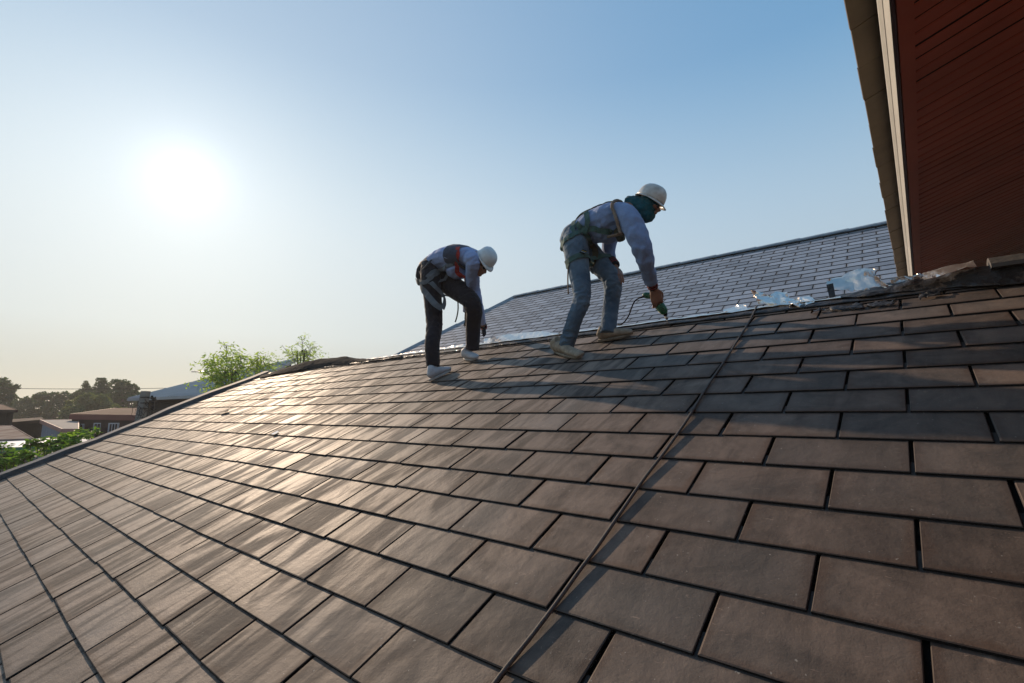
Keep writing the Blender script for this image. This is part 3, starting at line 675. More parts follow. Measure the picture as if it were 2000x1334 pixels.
def shoe(parent, heel, toe, mt, ms, ml, up, s=1.0, ankle=None):
    """low canvas shoe: sole, upper with toe cap, tongue, laces"""
    heel, toe = Vector(heel), Vector(toe); t = toe-heel; L = t.length; t.normalize(); up = axis(up-t*Vector(up).dot(t)); sd = t.cross(up); n = 26
    def outline(k, grow=0):
        a = 2*math.pi*k/n; x = math.cos(a); y = math.sin(a); u = (x+1)/2
        wdt = .033+.011*math.sin(min(1, u*1.1)*math.pi*.8)+ (.006 if u > .55 else 0)
        px = heel+t*(L*(.5+.5*math.copysign(abs(x)**.8, x)))
        return px+sd*(y*(wdt+grow)*s*(1 if abs(y) < .98 else .99))
    b = B(); V = []
    for (z, gr) in ((0, -.012), (.003, -.008), (.015, -.006), (.018, -.010)):
        for k in range(n):
            p_ = outline(k, gr); u = (p_-heel).dot(t)/L; V.append(p_+up*(z+.012*max(0, (u-.75)/.25)**2*.8)*s)
    F = [(i*n+k, i*n+(k+1) % n, (i+1)*n+(k+1) % n, (i+1)*n+k) for i in range(3) for k in range(n)]+[tuple(range(n-1, -1, -1)), tuple(3*n+k for k in range(n))]
    b.add(V, F); sole = b.obj('sole', ms, parent, False)
    c = B(); ank = ankle if ankle is not None else heel+t*.075*s+up*.09*s
    limb(c, [heel+t*.010+up*.045*s, heel+t*.03*s+up*.05*s, heel+t*.085*s+up*.056*s, heel+t*(L*.5)+up*.050*s, heel+t*(L*.74)+up*.038*s, toe-t*.026+up*.031*s, toe-t*.003+up*.026*s],
         [(.02*s, .018*s), (.038*s, .030*s), (.044*s, .036*s), (.036*s, .038*s), (.026*s, .041*s), (.020*s, .035*s), (.009*s, .02*s)], sd, k=4)
    limb(c, [heel+t*.045*s+up*.045*s, (heel+t*.055*s+up*.075*s), ank.lerp(heel+t*.055*s+up*.095*s, .6)], [(.042*s, .034*s), (.040*s, .034*s), (.040*s, .036*s)], sd, k=3)
    fuse('shoe_upper', c, mt, parent, .005, 3, .0015, 40)
    l = B()
    for i in range(5):
        q = heel+t*(L*(.42+i*.075))+up*(.088-i*.0115)*s
        l.tube([q-sd*.024*s-up*.006, q+up*.004, q+sd*.024*s-up*.006+t*.008], .0026, 6)
    q = heel+t*(L*.40)+up*.095*s
    l.tube([q, q+sd*.02+up*.01, q+sd*.035-up*.01], .0024, 6); l.tube([q, q-sd*.02+up*.012, q-sd*.038-up*.008], .0024, 6)
    l.obj('laces', ml, parent, True)

m_skin = mat('skin', (.24, .115, .07), .55, bump=.15, bscale=120, var=.15, vscale=20)
m_band = mat('hat_band', (.25, .10, .06), .8)
m_hat = mat('hard_hat_white', (.62, .60, .55), .35, bump=.08, bscale=30, col2=(.40, .36, .31), vscale=14)
m_hat2 = mat('hard_hat_grey_white', (.64, .66, .66), .4, bump=.08, bscale=30, var=.2, vscale=12)
def cloth(name, c, c2=None, var=.2, vs=10, rough=.9, weave=500, fade=None):
    m = mat(name, c, rough, bump=1.0, bscale=20, var=var, vscale=vs, col2=c2, spec=.25); m.node_tree.nodes['Principled BSDF'].inputs['Sheen Weight'].default_value = .10
    return m
m_shirt = cloth('blue_grey_shirt', (.20, .27, .43), var=.07, vs=8)
m_shirt2 = cloth('pale_blue_shirt', (.27, .34, .54), var=.06, vs=8)
m_shirt2d = cloth('dark_blue_shirt', (.055, .065, .095), var=.25)
m_jean = cloth('faded_denim', (.13, .185, .235), (.05, .085, .125), vs=5)
m_dust = cloth('dusty_denim', (.22, .22, .21), (.10, .13, .16), vs=16)
m_pant = cloth('charcoal_trousers', (.024, .018, .022), var=.3, vs=6)
m_teal = cloth('teal_knit', (.010, .085, .105), var=.35, vs=25)
m_cuff = cloth('black_cuff', (.015, .013, .018), var=.3)
m_cuffr = cloth('red_cuff_stripe', (.28, .03, .035), var=.3)
m_web = cloth('green_webbing', (.060, .12, .105), var=.25, vs=20)
m_web2 = cloth('grey_webbing', (.13, .135, .14), var=.25, vs=20)
m_webr = cloth('red_webbing', (.42, .045, .035), var=.2)
m_olive = cloth('olive_webbing', (.075, .070, .045), var=.3)
m_rope2 = mat('hemp_lanyard', (.23, .16, .11), .85, bump=1, bscale=170, var=.3, vscale=50)
m_shoe = mat('dirty_beige_canvas', (.36, .29, .21), .9, bump=.6, bscale=70, col2=(.20, .15, .105), vscale=22)
m_soleb = mat('worn_sole', (.28, .23, .17), .9, bump=.5, bscale=60, var=.4, vscale=20)
m_shoew = mat('white_leather', (.50, .49, .50), .6, bump=.2, bscale=50, var=.2, vscale=14)
m_solew = mat('white_sole', (.50, .47, .44), .7, bump=.3, bscale=50, var=.3, vscale=16)
m_lace = mat('shoe_laces', (.42, .36, .28), .9)
m_green = mat('green_tool_plastic', (.012, .13, .055), .4, bump=.15, bscale=70, var=.35, vscale=18)
m_blk = mat('black_rubber', (.010, .010, .011), .9, spec=.15)
m_steel = mat('tool_steel', (.45, .43, .40), .35, .9)
m_glove = cloth('black_glove', (.012, .011, .014), var=.4, vs=40)
m_hair = mat('black_hair', (.012, .010, .010), .6, bump=.6, bscale=200)
m_lens = mat('dark_lens', (.01, .008, .008), .08)
A = ah; Dp = HH.copy()                                   # depth direction (away from the viewer, horizontally up the slope)
RN = Vector((RF[0][2], RF[1][2], RF[2][2]))

def hc(p): return (p-CAM).dot(HH)
# ---------------- right worker: jeans, blue-grey shirt, green harness, teal balaclava
feetm = on_roof(1150, 680, 0)
p2 = empty('person', on_roof(1110, 694, .0), 'worker in faded jeans, teal balaclava and green harness bending forward with a green power tool', 'person')
A = ah
hN, hF, hC = 3.33, 3.56, 3.45                    # near, far and middle planes of the body
footN = (on_roof(1082, 687, .004), on_roof(1138, 701, .004)); footF = (on_roof(1168, 668, .004), on_roof(1238, 654, .004))
ankN = footN[0]+(footN[1]-footN[0])*.28+RN*.085; ankF = footF[0]+(footF[1]-footF[0])*.25+RN*.085
ankN = A(1104, 664, hc(ankN)); ankF = A(1186, 642, hc(ankF))
kN = A(1136, 581, 3.27); kF = A(1196, 548, 3.58); hpN = A(1124, 482, hN); hpF = A(1146, 486, hF)
leg = B()
limb(leg, [A(1120, 452, hN+.05), hpN, A(1131, 530, hN-.02), kN, A(1122, 625, 3.24), A(1106, 676, hc(ankN))],
     [(.092, .085), (.108, .10), (.088, .09), (.071, .072), (.062, .066), (.060, .064)], Dp, k=6)
limb(leg, [A(1132, 462, hF-.03), hpF, A(1174, 520, hF+.01), kF, A(1193, 600, 3.60), A(1186, 653, hc(ankF))],
     [(.085, .08), (.10, .095), (.090, .088), (.075, .074), (.066, .068), (.064, .066)], Dp, k=6)
limb(leg, [A(1111, 492, hC), A(1119, 480, hC), A(1127, 463, hC), A(1143, 450, hC)], [(.05, .11), (.10, .165), (.112, .165), (.098, .145)], Dp, k=5)
folds = [(kN, .10, 1.6), (kF, .10, 1.6), (A(1105, 662, 3.2), .07, 2.0), (A(1185, 640, 3.6), .07, 2.0), (hpN, .1, 1.0)]
jeans = fuse('jeans', leg, m_jean, p2, .0075, 3, .010, 17, 1.3, folds)
bd = B()   # body: one continuous skin-covered figure under the clothes
limb(bd, [hpN, A(1131, 530, hN-.02), kN, A(1122, 625, 3.24), ankN-UP*.01], [(.08, .075), (.065, .065), (.05, .05), (.048, .048), (.036, .036)], Dp, k=6)
limb(bd, [hpF, A(1174, 520, hF+.01), kF, A(1193, 600, 3.60), ankF-UP*.01], [(.075, .07), (.065, .065), (.05, .05), (.048, .048), (.036, .036)], Dp, k=6)
shN = A(1226, 424, 3.31); shF = A(1216, 418, 3.62)
limb(bd, [A(1118, 470, hC), A(1150, 445, hC), A(1190, 425, hC), A(1225, 412, hC), A(1240, 402, hC)], [(.09, .13), (.09, .13), (.10, .15), (.07, .10), (.05, .055)], Dp)
elN = A(1256, 494, 3.34); wrN = A(1277, 566, 3.66)
limb(bd, [shN, elN, wrN], [(.05, .05), (.042, .042), (.026, .028)], Dp)
elF = A(1190, 478, 3.70); wrF = A(1203, 525, 3.60)
limb(bd, [shF, elF, wrF], [(.05, .05), (.042, .042), (.026, .028)], Dp)
upH = (A(1281, 373, 3.49)-A(1258, 412, 3.47)).normalized(); fwH = (A(1290, 415, 3.49)-A(1240, 390, 3.49)).normalized()
fwH = (fwH-upH*fwH.dot(upH)).normalized(); sdH = upH.cross(fwH)
hd = A(1263, 403, 3.48)
limb(bd, [A(1236, 408, hC), A(1248, 406, 3.47), hd], [(.058, .058), (.055, .058), (.06, .06)], Dp)
ell(bd, hd-upH*.006, (fwH, sdH, upH), (.090, .074, .102)); ell(bd, hd+fwH*.035-upH*.055, (fwH, sdH, upH), (.06, .055, .06))
ell(bd, hd+fwH*.098-upH*.02, (fwH, sdH, upH), (.02, .014, .024))
body2 = fuse('body', bd, m_skin, p2, .009, 2)
st = B()
limb(st, [A(1136, 455, hC), A(1142, 452, hC), A(1156, 446, hC), A(1176, 439, hC), A(1200, 430, hC), A(1222, 420, hC), A(1238, 410, hC)],
     [(.085, .13), (.105, .15), (.128, .165), (.145, .175), (.138, .19), (.100, .18), (.052, .07)], Dp, k=6)
limb(st, [A(1168, 452, hC), A(1188, 455, hC), A(1208, 448, hC)], [(.05, .10), (.085, .13), (.05, .10)], Dp, k=5)       # shirt hanging below the belly
limb(st, [A(1212, 414, 3.37), shN, A(1243, 456, 3.30), elN, A(1266, 528, 3.48), A(1272, 551, 3.60)],
     [(.080, .07), (.086, .076), (.078, .070), (.062, .060), (.056, .055), (.042, .040)], Dp, k=6)
limb(st, [A(1205, 418, 3.58), shF, A(1198, 450, 3.70), elF, A(1190, 500, 3.68), A(1195, 511, 3.63)],
     [(.075, .065), (.075, .07), (.075, .065), (.065, .06), (.058, .055), (.042, .04)], Dp, k=6)
folds = [(elN, .14, 1.8), (A(1235, 440, 3.25), .10, 1.2), (A(1270, 546, 3.6), .08, 1.6), (A(1175, 460, 3.35), .16, 1.3), (A(1160, 425, 3.3), .15, .8)]
shirt = fuse('shirt', st, m_shirt, p2, .0075, 3, .014, 11, .6, folds)
def cuff(P0, P1, r_, parent, ref):
    b = B(); limb(b, [P0, P0.lerp(P1, .5), P1], [(r_*1.08, r_*1.08), (r_*1.04, r_*1.04), (r_, r_)], ref, k=4); o = b.obj('cuff', m_cuff, parent, True)
    for t in (.3, .55, .8):
        q = P0.lerp(P1, t); d = (P1-P0).normalized(); b = B(); loft(b, [q-d*.0035, q+d*.0035], [(r_*1.10, r_*1.10)]*2, ref); b.obj('cuff_stripe', m_cuffr, o, True)
cuff(A(1270, 547, 3.58), A(1276, 562, 3.645), .040, p2, Dp); cuff(A(1194, 508, 3.64), A(1202, 519, 3.60), .040, p2, Dp)
# the hands: near one closed round the tool, far one hanging relaxed at the knee
hb_ = B()
hh = A(1284, 580, 3.72)
d = (A(1288, 592, 3.76)-wrN).normalized()
hand(p2, wrN+(wrN-elN).normalized()*.005, A(1287, 598, 3.73)-wrN, HH*.75-E1*.55, (.80, .78, .75, .7), m_skin, 1.28, thumb=1)
hand(p2, wrF, A(1216, 552, 3.55)-wrF, (A(1205, 556, 3.6)-A(1222, 545, 3.52)), (.25, .3, .35, .4), m_skin, 1.02, thumb=1)
# shoes
for (h_, t_), an in ((footN, ankN), (footF, ankF)): shoe(p2, h_, t_, m_shoe, m_soleb, m_lace, RN, 1.08, an)
# dusty knee patches follow the cloth
# balaclava with an eye opening and gathered neck
bl = B(); ell(bl, hd-upH*.006, (fwH, sdH, upH), (.100, .083, .112)); ell(bl, hd+fwH*.042-upH*.060, (fwH, sdH, upH), (.068, .064, .066))
limb(bl, [A(1228, 404, 3.47), A(1238, 402, 3.47), A(1250, 404, 3.475), hd-upH*.03], [(.088, .082), (.080, .075), (.082, .075), (.08, .07)], Dp, k=4)
limb(bl, [A(1233, 420, 3.45), A(1252, 424, 3.46), A(1262, 418, 3.47)], [(.02, .05), (.035, .055), (.05, .05)], Dp, k=4)
bal = fuse('balaclava', bl, m_teal, p2, .006, 2, .004, 26)
eo = B()   # skin showing round the eyes in the opening
ell(eo, hd+fwH*.088+upH*.012, (fwH, sdH, upH), (.024, .062, .018)); ell(eo, hd+fwH*.108-upH*.002, (fwH, sdH, upH), (.014, .012, .018))
fuse('face_opening', eo, m_skin, p2, .004, 2)
eb = B()
for s_ in (-1, 1): ell(eb, hd+fwH*.106+upH*.014+sdH*(.03*s_), (fwH, sdH, upH), (.010, .012, .006), 10)
eb.obj('eyes', m_lens, p2, True)
helmet(p2, hd+upH*.052-fwH*.004, upH, fwH, sdH, m_hat, m_hat, .90)
# green full-body harness
bv = bvh_of([jeans, shirt])
V3 = lambda x, y, h: A(x, y, h)
strap_ring('waist_strap', A(1138, 448, hC), A(1156, 440, hC)-A(1120, 457, hC), .045, bv, m_web, p2)
strap_ring('thigh_strap', A(1128, 512, hN-.01), A(1120, 490, hN)-A(1136, 535, hN)+HH*.0, .045, bv, m_web, p2, .22)
strap_ring('thigh_strap', A(1168, 516, hF), A(1158, 500, hF)-A(1184, 532, hF), .045, bv, m_web, p2, .22)
n_ = lambda L: snap(L, bv, 3.35)
strap_path('hip_strap', n_([(1098, 488), (1104, 470), (1122, 458), (1140, 448), (1160, 447), (1182, 452), (1196, 452)]), .046, bv, m_web, p2, .009)
strap_path('hip_strap', n_([(1128, 436), (1138, 446), (1147, 456), (1152, 470), (1154, 482)]), .046, bv, m_web, p2, .013)
strap_path('back_strap', n_([(1144, 414), (1148, 425), (1148, 438), (1146, 452)]), .044, bv, m_web, p2, .011)
strap_path('back_strap', [A(x, y, 3.40) for x, y in [(1136, 428), (1150, 418), (1168, 408), (1186, 402), (1204, 400)]], .05, bv, m_web, p2, .010)
strap_path('thigh_webbing', n_([(1152, 470), (1160, 486), (1163, 500), (1158, 520)]), .05, bv, m_olive, p2, .012)
strap_path('buttock_strap', n_([(1099, 487), (1097, 497), (1102, 512), (1112, 522)]), .046, bv, m_web, p2, .010)
bk = B(); q = A(1150, 481, 3.20); loc, nn, _, _d = bv.find_nearest(q); a_ = axis(A(1160, 484, 3.2)-A(1144, 479, 3.2)); c_ = nn.cross(a_).normalized()
bk.box(loc+nn*.010-a_*.026-c_*.022, a_*.052, c_*.044, nn*.008); o_ = bk.obj('buckle', m_blk, p2)
for k in (-1, 1): bk = B(); bk.box(loc+nn*.019-a_*.024+c_*(.006*k-.003), a_*.048, c_*.004, nn*.003); bk.obj('buckle_bar', m_steel if k < 0 else mat('yellow_tag', (.45, .28, .03), .6), o_)
pc = B(); q = A(1212, 462, 3.42); limb(pc, [A(1204, 445, 3.40), A(1210, 458, 3.41), A(1214, 470, 3.42)], [(.022, .045), (.036, .05), (.030, .04)], Dp, k=4); fuse('chest_pouch', pc, m_olive, p2, .007, 2, .004, 20)
ly = spline([A(1186, 482, 3.28), A(1190, 474, 3.24), A(1194, 466, 3.22), A(1196, 440, 3.215), A(1196, 420, 3.22), A(1198, 406, 3.28), A(1206, 399, 3.36), A(1216, 397, 3.46), A(1220, 400, 3.56)], 6)
ly2 = []; bvs = bvh_of([shirt])
for q in ly:
    loc, nn, _, dd = bvs.find_nearest(q); ly2.append(loc+nn*.014)
lb = B(); lb.tube(ly2, .0125, 10); lb.obj('lanyard_rope', m_rope2, p2, True)
lb = B(); lb.tube(spline([A(1121, 443, 3.38), A(1124, 432, 3.37), A(1133, 420, 3.37), A(1144, 413, 3.38), A(1156, 408, 3.39), A(1170, 402, 3.40), A(1182, 399, 3.42), A(1193, 401, 3.42)], 6), .0085, 8); lb.obj('lanyard_rope', m_olive, p2, True)
lb = B(); lb.tube(spline([A(1146, 416, 3.42), A(1158, 411, 3.42), A(1168, 405, 3.42), A(1180, 402, 3.42), A(1194, 400, 3.42)], 5), .010, 8); lb.tube([A(1193, 402, 3.42), A(1196, 396, 3.42), A(1192, 395, 3.42)], .006, 8); lb.obj('shock_absorber', m_blk, p2, True)
rg_ = B(); c0_ = A(1159, 408, 3.385); rg_.tube([c0_+(E1*math.cos(a)+UP*math.sin(a))*.014 for a in np.linspace(0, 2*math.pi, 17)], .005, 6); rg_.obj('ring', mat('copper_ring', (.35, .12, .07), .4, .6), p2, True)
lt = B(); lt.tube(spline([A(1110, 520, 3.24), A(1109, 545, 3.24), A(1110, 574, 3.23)], 4), .006, 6); lt.obj('hanging_strap_end', m_rope2, p2, True)
# power tool in the hand (rests on the ridge): handle, body, chuck, bit, cord
gr = empty('power_tool', A(1303, 622, hR+.0), 'green corded power tool held tip-down on the ridge, black cord looping behind', 'power tool')
tb = B(); limb(tb, [A(1256, 579, 3.72), A(1261, 577, 3.73), A(1270, 578, 3.74), A(1279, 585, 3.755), A(1287, 596, 3.77)], [(.016, .016), (.027, .025), (.024, .023), (.023, .022), (.025, .025)], Dp, k=5)
limb(tb, [A(1283, 590, 3.765), A(1289, 598, 3.77), A(1295, 606, 3.78), A(1299, 613, 3.79)], [(.026, .026), (.041, .036), (.038, .035), (.024, .024)], Dp, k=5)
fuse('tool_body', tb, m_green, gr, .004, 2)
tb = B(); tb.tube([A(1298, 611, 3.79), A(1301, 617, 3.80)], [.019, .015], 14); tb.obj('collar', m_blk, gr, True)
tb = B(); tb.tube([A(1300, 616, 3.80), A(1303, 624, 3.81)], [.013, .011], 12); tb.tube([A(1303, 624, 3.81), A(1304, 629, 3.815)], [.004, .003], 8); tb.obj('chuck', m_steel, gr, True)
tb = B()
for k in range(4): q = A(1288+k*1.6, 598+k*3.2, 3.72+k*.008); tb.box(q, E1*.022+UP*.006, HH*.004, UP*.003)
tb.obj('vent_slots', m_blk, gr)
tb = B(); tb.tube([A(1258, 579, 3.70), A(1252, 581, 3.70), A(1246, 583, 3.70)], [.010, .0075, .005], 10); tb.obj('cord_sleeve', m_blk, gr, True)
tb = B(); tb.tube(spline([A(1247, 583, 3.70), A(1240, 588, 3.70), A(1234, 600, 3.70), A(1229, 614, 3.72), A(1221, 627, 3.74), A(1212, 634, 3.76), A(1204, 633, 3.80), A(1196, 636, 3.85)], 6), .006, 8); tb.obj('power_cord', m_blk, gr, True)

# ---------------- left worker: dark trousers, pale blue shirt, grey harness with a red strap
p1 = empty('person', on_roof(850, 738, 0), 'worker in charcoal trousers and white shoes stooping with one gloved hand on the ridge', 'person')
gN, gF, gC = 3.10, 3.34, 3.22
fN = (on_roof(838, 745, .004), on_roof(873, 728, .004)); fF = (on_roof(906, 702, .004), on_roof(960, 703, .004))
fN = (fN[0], fN[0]+(fN[1]-fN[0]).normalized()*.265); fF = (fF[0], fF[0]+(fF[1]-fF[0]).normalized()*.265)
aN = A(845, 712, hc(fN[0]+(fN[1]-fN[0])*.25)); aF = A(923, 684, hc(fF[0]+(fF[1]-fF[0])*.25))
kn1 = A(848, 636, 3.05); kf1 = A(923, 594, 3.28); h1n = A(841, 545, gN); h1f = A(852, 540, gF-.08)
lg = B()
limb(lg, [A(838, 518, gN+.04), h1n, A(846, 590, gN-.02), kn1, A(844, 675, hc(aN)), A(846, 716, hc(aN))],
     [(.09, .085), (.108, .10), (.09, .09), (.076, .079), (.066, .072), (.061, .066)], Dp, k=6)
limb(lg, [A(846, 524, gF-.08), h1f, A(888, 562, gF-.06), kf1, A(924, 640, hc(aF)-.04), A(923, 682, hc(aF))],
     [(.09, .085), (.112, .105), (.112, .105), (.085, .085), (.073, .075), (.067, .068)], Dp, k=6)
limb(lg, [A(831, 556, gC), A(836, 545, gC), A(841, 530, gC), A(856, 518, gC)], [(.04, .09), (.098, .155), (.112, .16), (.10, .145)], Dp, k=5)
folds = [(kn1, .10, 1.4), (kf1, .12, 1.4), (A(846, 705, 3.0), .06, 1.6), (A(923, 675, 3.4), .06, 1.6), (h1f, .12, .8)]
pants = fuse('trousers', lg, m_pant, p1, .0075, 3, .010, 16, 1.3, folds)
b1 = B()
limb(b1, [h1n, A(846, 590, gN-.02), kn1, A(844, 675, hc(aN)), aN], [(.08, .075), (.065, .065), (.05, .05), (.048, .048), (.036, .036)], Dp, k=6)
limb(b1, [h1f, A(888, 562, gF-.06), kf1, A(924, 640, hc(aF)-.04), aF], [(.08, .075), (.065, .065), (.05, .05), (.048, .048), (.036, .036)], Dp, k=6)
limb(b1, [A(836, 525, gC), A(865, 508, gC), A(895, 503, gC), A(922, 503, gC), A(940, 505, gC)], [(.09, .13), (.08, .13), (.09, .15), (.07, .1), (.05, .055)], Dp)
s1n = A(924, 509, 3.11); s1f = A(922, 502, 3.42); e1n = A(924, 560, 3.34); w1n = A(945, 640, hc(on_roof(945, 660))-.03)
limb(b1, [s1n, e1n, w1n], [(.05, .05), (.042, .042), (.026, .03)], Dp)
e1f = A(918, 556, 3.52); w1f = A(912, 610, 3.52); limb(b1, [s1f, e1f, w1f], [(.05, .05), (.042, .042), (.026, .03)], Dp)
up1 = (A(964, 490, 3.22)-A(940, 514, 3.22)).normalized(); fw1 = (A(966, 528, 3.22)-A(940, 500, 3.22)).normalized(); fw1 = (fw1-up1*fw1.dot(up1)).normalized(); sd1 = up1.cross(fw1)
hd1 = A(944, 512, 3.21)
limb(b1, [A(930, 508, gC), A(938, 508, gC), hd1-up1*.04], [(.055, .055), (.052, .055), (.05, .05)], Dp)
ell(b1, hd1-up1*.006, (fw1, sd1, up1), (.090, .071, .100))
ell(b1, hd1+fw1*.038-up1*.062, (fw1, sd1, up1), (.058, .050, .050)); ell(b1, hd1+fw1*.078-up1*.098, (fw1, sd1, up1), (.020, .026, .018))
ell(b1, hd1+fw1*.100-up1*.028, (fw1, sd1, up1), (.020, .013, .022)); ell(b1, hd1+fw1*.088-up1*.066, (fw1, sd1, up1), (.014, .024, .010))
for s_ in (-1, 1): ell(b1, hd1-fw1*.012-up1*.025+sd1*(.077*s_), (fw1, sd1, up1), (.020, .010, .030), 12)
limb(b1, [fN[0]+(fN[1]-fN[0])*.25+RN*.04, aN], [(.04, .04), (.04, .04)], Dp)
body1 = fuse('body', b1, m_skin, p1, .007, 2)
hr = B(); ell(hr, hd1-fw1*.024-up1*.002, (fw1, sd1, up1), (.078, .074, .088)); fuse('hair', hr, m_hair, p1, .007, 1, .003, 60)
gl = B()
for s_ in (-1, 1): ell(gl, hd1+fw1*.090+up1*.006+sd1*(.032*s_), (fw1, sd1, up1), (.008, .026, .018), 12); gl.tube([hd1+fw1*.09+up1*.01+sd1*(.056*s_), hd1+fw1*.02+up1*.006+sd1*(.080*s_), hd1-fw1*.03+sd1*(.080*s_)], .003, 6)
gl.obj('sunglasses', m_lens, p1, True)
s1 = B()
limb(s1, [A(849, 517, gC), A(856, 513, gC), A(868, 508, gC), A(880, 505, gC), A(900, 504, gC), A(918, 502, gC), A(934, 506, gC)],
     [(.07, .12), (.095, .15), (.115, .16), (.120, .175), (.115, .185), (.092, .17), (.05, .07)], Dp, k=6)
limb(s1, [A(880, 520, gC), A(893, 530, gC), A(905, 526, gC)], [(.05, .11), (.08, .13), (.05, .11)], Dp, k=5)
shirt1 = fuse('shirt', s1, m_shirt2, p1, .0075, 3, .013, 11, None, [(A(890, 525, 3.1), .15, 1.5), (A(925, 510, 3.1), .1, 1)])
s2 = B()
limb(s2, [A(913, 503, 3.20), s1n, A(923, 532, 3.20), e1n, A(934, 600, 3.45), w1n.lerp(e1n, .16)],
     [(.075, .07), (.078, .072), (.070, .066), (.064, .060), (.056, .053), (.043, .040)], Dp, k=6)
limb(s2, [s1f, e1f, w1f], [(.085, .07), (.07, .062), (.05, .045)], Dp, k=6)
slv = fuse('sleeves', s2, m_shirt2, p1, .0075, 3, .010, 18, None, [(e1n, .16, 1.8), (s1n, .1, .8)])
vest = B(); limb(vest, [A(893, 503, gC), A(905, 503, gC), A(918, 504, gC)], [(.128, .196), (.125, .200), (.104, .190)], Dp, k=5, caps=False)
o_ = mesh('dark_vest_panel', vest.V, vest.F, m_shirt2d, p1, True)
d1 = (w1n-e1n).normalized(); cuff(w1n-d1*.075, w1n-d1*.012, .040, p1, Dp)
hand(p1, w1n, on_roof(952, 664, .02)-w1n, Vector(E1)*.3-HH*.2+UP*.0-E1, (.35, .4, .45, .5), m_glove, 1.12, thumb=1, name='glove')
hand(p1, w1f, A(914, 640, 3.55)-w1f, -E1, (.3, .35, .4, .4), m_glove, 1.05, thumb=1, name='glove')
for (h_, t_), an in ((fN, aN), (fF, aF)): shoe(p1, h_, t_, m_shoew, m_solew, m_shoew, RN, 1.05, an)
b_ = B(); limb(b_, [A(846, 718, hc(aN)), A(846, 724, hc(aN))], [(.048, .048), (.046, .046)], Dp, k=3); b_.obj('sock', m_blk, p1, True)
helmet(p1, hd1+up1*.042-fw1*.006, up1, fw1, sd1, m_hat2, m_hat2, .79)
bv1 = bvh_of([pants, shirt1, slv])
m1 = lambda L, h=3.1: snap(L, bv1, h)
strap_ring('waist_strap', A(851, 513, gC), A(866, 508, gC)-A(838, 520, gC), .045, bv1, m_web2, p1)
strap_path('hip_strap', m1([(816, 548), (828, 552), (840, 545), (856, 532), (874, 520), (890, 514)]), .045, bv1, m_web2, p1, .010)
strap_path('hip_strap', m1([(835, 543), (843, 535), (858, 530), (872, 524)]), .045, bv1, m_web2, p1, .014)
strap_ring('thigh_strap', A(880, 560, gF-.06), A(862, 548, gF)-A(905, 582, gF), .04, bv1, m_web2, p1, .24)
# slack leg loop hanging behind the near thigh
strap_path('leg_loop', [A(813, 548, 3.02), A(822, 562, 2.99), A(836, 578, 2.97), A(850, 594, 2.97), A(864, 603, 3.02)], .060, bv1, m_web2, p1, .01, free=True)
strap_path('leg_loop', [A(864, 603, 3.02), A(868, 592, 3.08), A(866, 578, 3.1), A(850, 560, 3.02), A(840, 550, 3.0)], .045, bv1, m_web2, p1, .01, free=True)
strap_path('shoulder_strap', m1([(895, 484), (895, 496), (893, 510), (892, 528), (900, 538), (910, 544)], 3.0), .042, bv1, m_webr, p1, .010)
strap_path('shoulder_strap', [A(x, y, 3.3) for x, y in [(893, 480), (880, 486), (866, 494), (852, 502)]], .042, bv1, m_webr, p1, .008)
lb = B(); lb.tube(spline([A(893, 578, 3.12), A(894.5, 592, 3.12), A(894.5, 606, 3.12), A(892, 620, 3.12), A(889, 629, 3.12)], 4), .0065, 8); lb.obj('hanging_strap_end', m_blk, p1, True)
lb = B(); lb.tube(spline([A(820, 532, 3.05), A(830, 522, 3.02), A(838, 512, 3.04), A(846, 505, 3.10)], 4), .009, 8); lb.tube(spline([A(816, 530, 3.1), A(824, 538, 3.05), A(834, 548, 3.02)], 4), .007, 8); lb.obj('lanyard_hooks', m_web2, p1, True)
#>>PEOPLE
#<<BACKGROUND
# ------------------------------------------------------------------ the neighbourhood beyond the left edge of the roof
m_bark = mat('bark', (.09, .075, .06), .9, bump=.6, bscale=12, var=.4, vscale=5)
m_leafA = leafmat('leaf_dark', (.060, .095, .036), (.028, .054, .022), .4, .4)
m_leafB = leafmat('leaf_olive', (.11, .13, .055), (.07, .09, .04), .4, .5)
m_leafC = leafmat('leaf_bamboo', (.32, .38, .09), (.14, .20, .05), .6, 3)
m_leafD = leafmat('leaf_bright', (.15, .23, .04), (.045, .10, .02), .5, 5)
m_leafE = leafmat('leaf_ground_cover', (.07, .11, .035), (.04, .07, .02), .35, 1)
def leaf_cloud(b, cl, n, size, seed, narrow=.5, flat=.0, shell=.45):
    r = random.Random(seed); V = []; F = []; vol = [c[1][0]*c[1][1]*c[1][2] for c in cl]; tot = sum(v**.75 for v in vol)
    for (c, rad), vv in zip(cl, vol):
        k = max(6, int(n*vv**.75/tot)); off = r.random()*90
        for _ in range(k):
            for _t in range(12):
                d = Vector((r.gauss(0, 1), r.gauss(0, 1), r.gauss(0, 1))).normalized(); q = d*(shell+(1-shell)*r.random()**.6)
                if noise.noise(q*2.3+Vector((off, 0, 0))) > -.18+.25*(q.length > .8): break
            p = Vector(c)+Vector((q.x*rad[0], q.y*rad[1], q.z*rad[2]))*(1+.22*noise.noise(d*2.5+Vector((off, 5, 0))))
            s_ = size*r.uniform(.55, 1.3); a = Vector((r.gauss(0, 1), r.gauss(0, 1), r.gauss(0, .6))).normalized(); w_ = a.cross(Vector((r.gauss(0, 1), r.gauss(0, 1), r.gauss(0, 1)))).normalized()*s_*narrow*.5
            i = len(V); V += [p-a*s_*.5, p+w_, p+a*s_*.5, p-w_]; F.append((i, i+1, i+2, i+3))
    b.add(V, F)
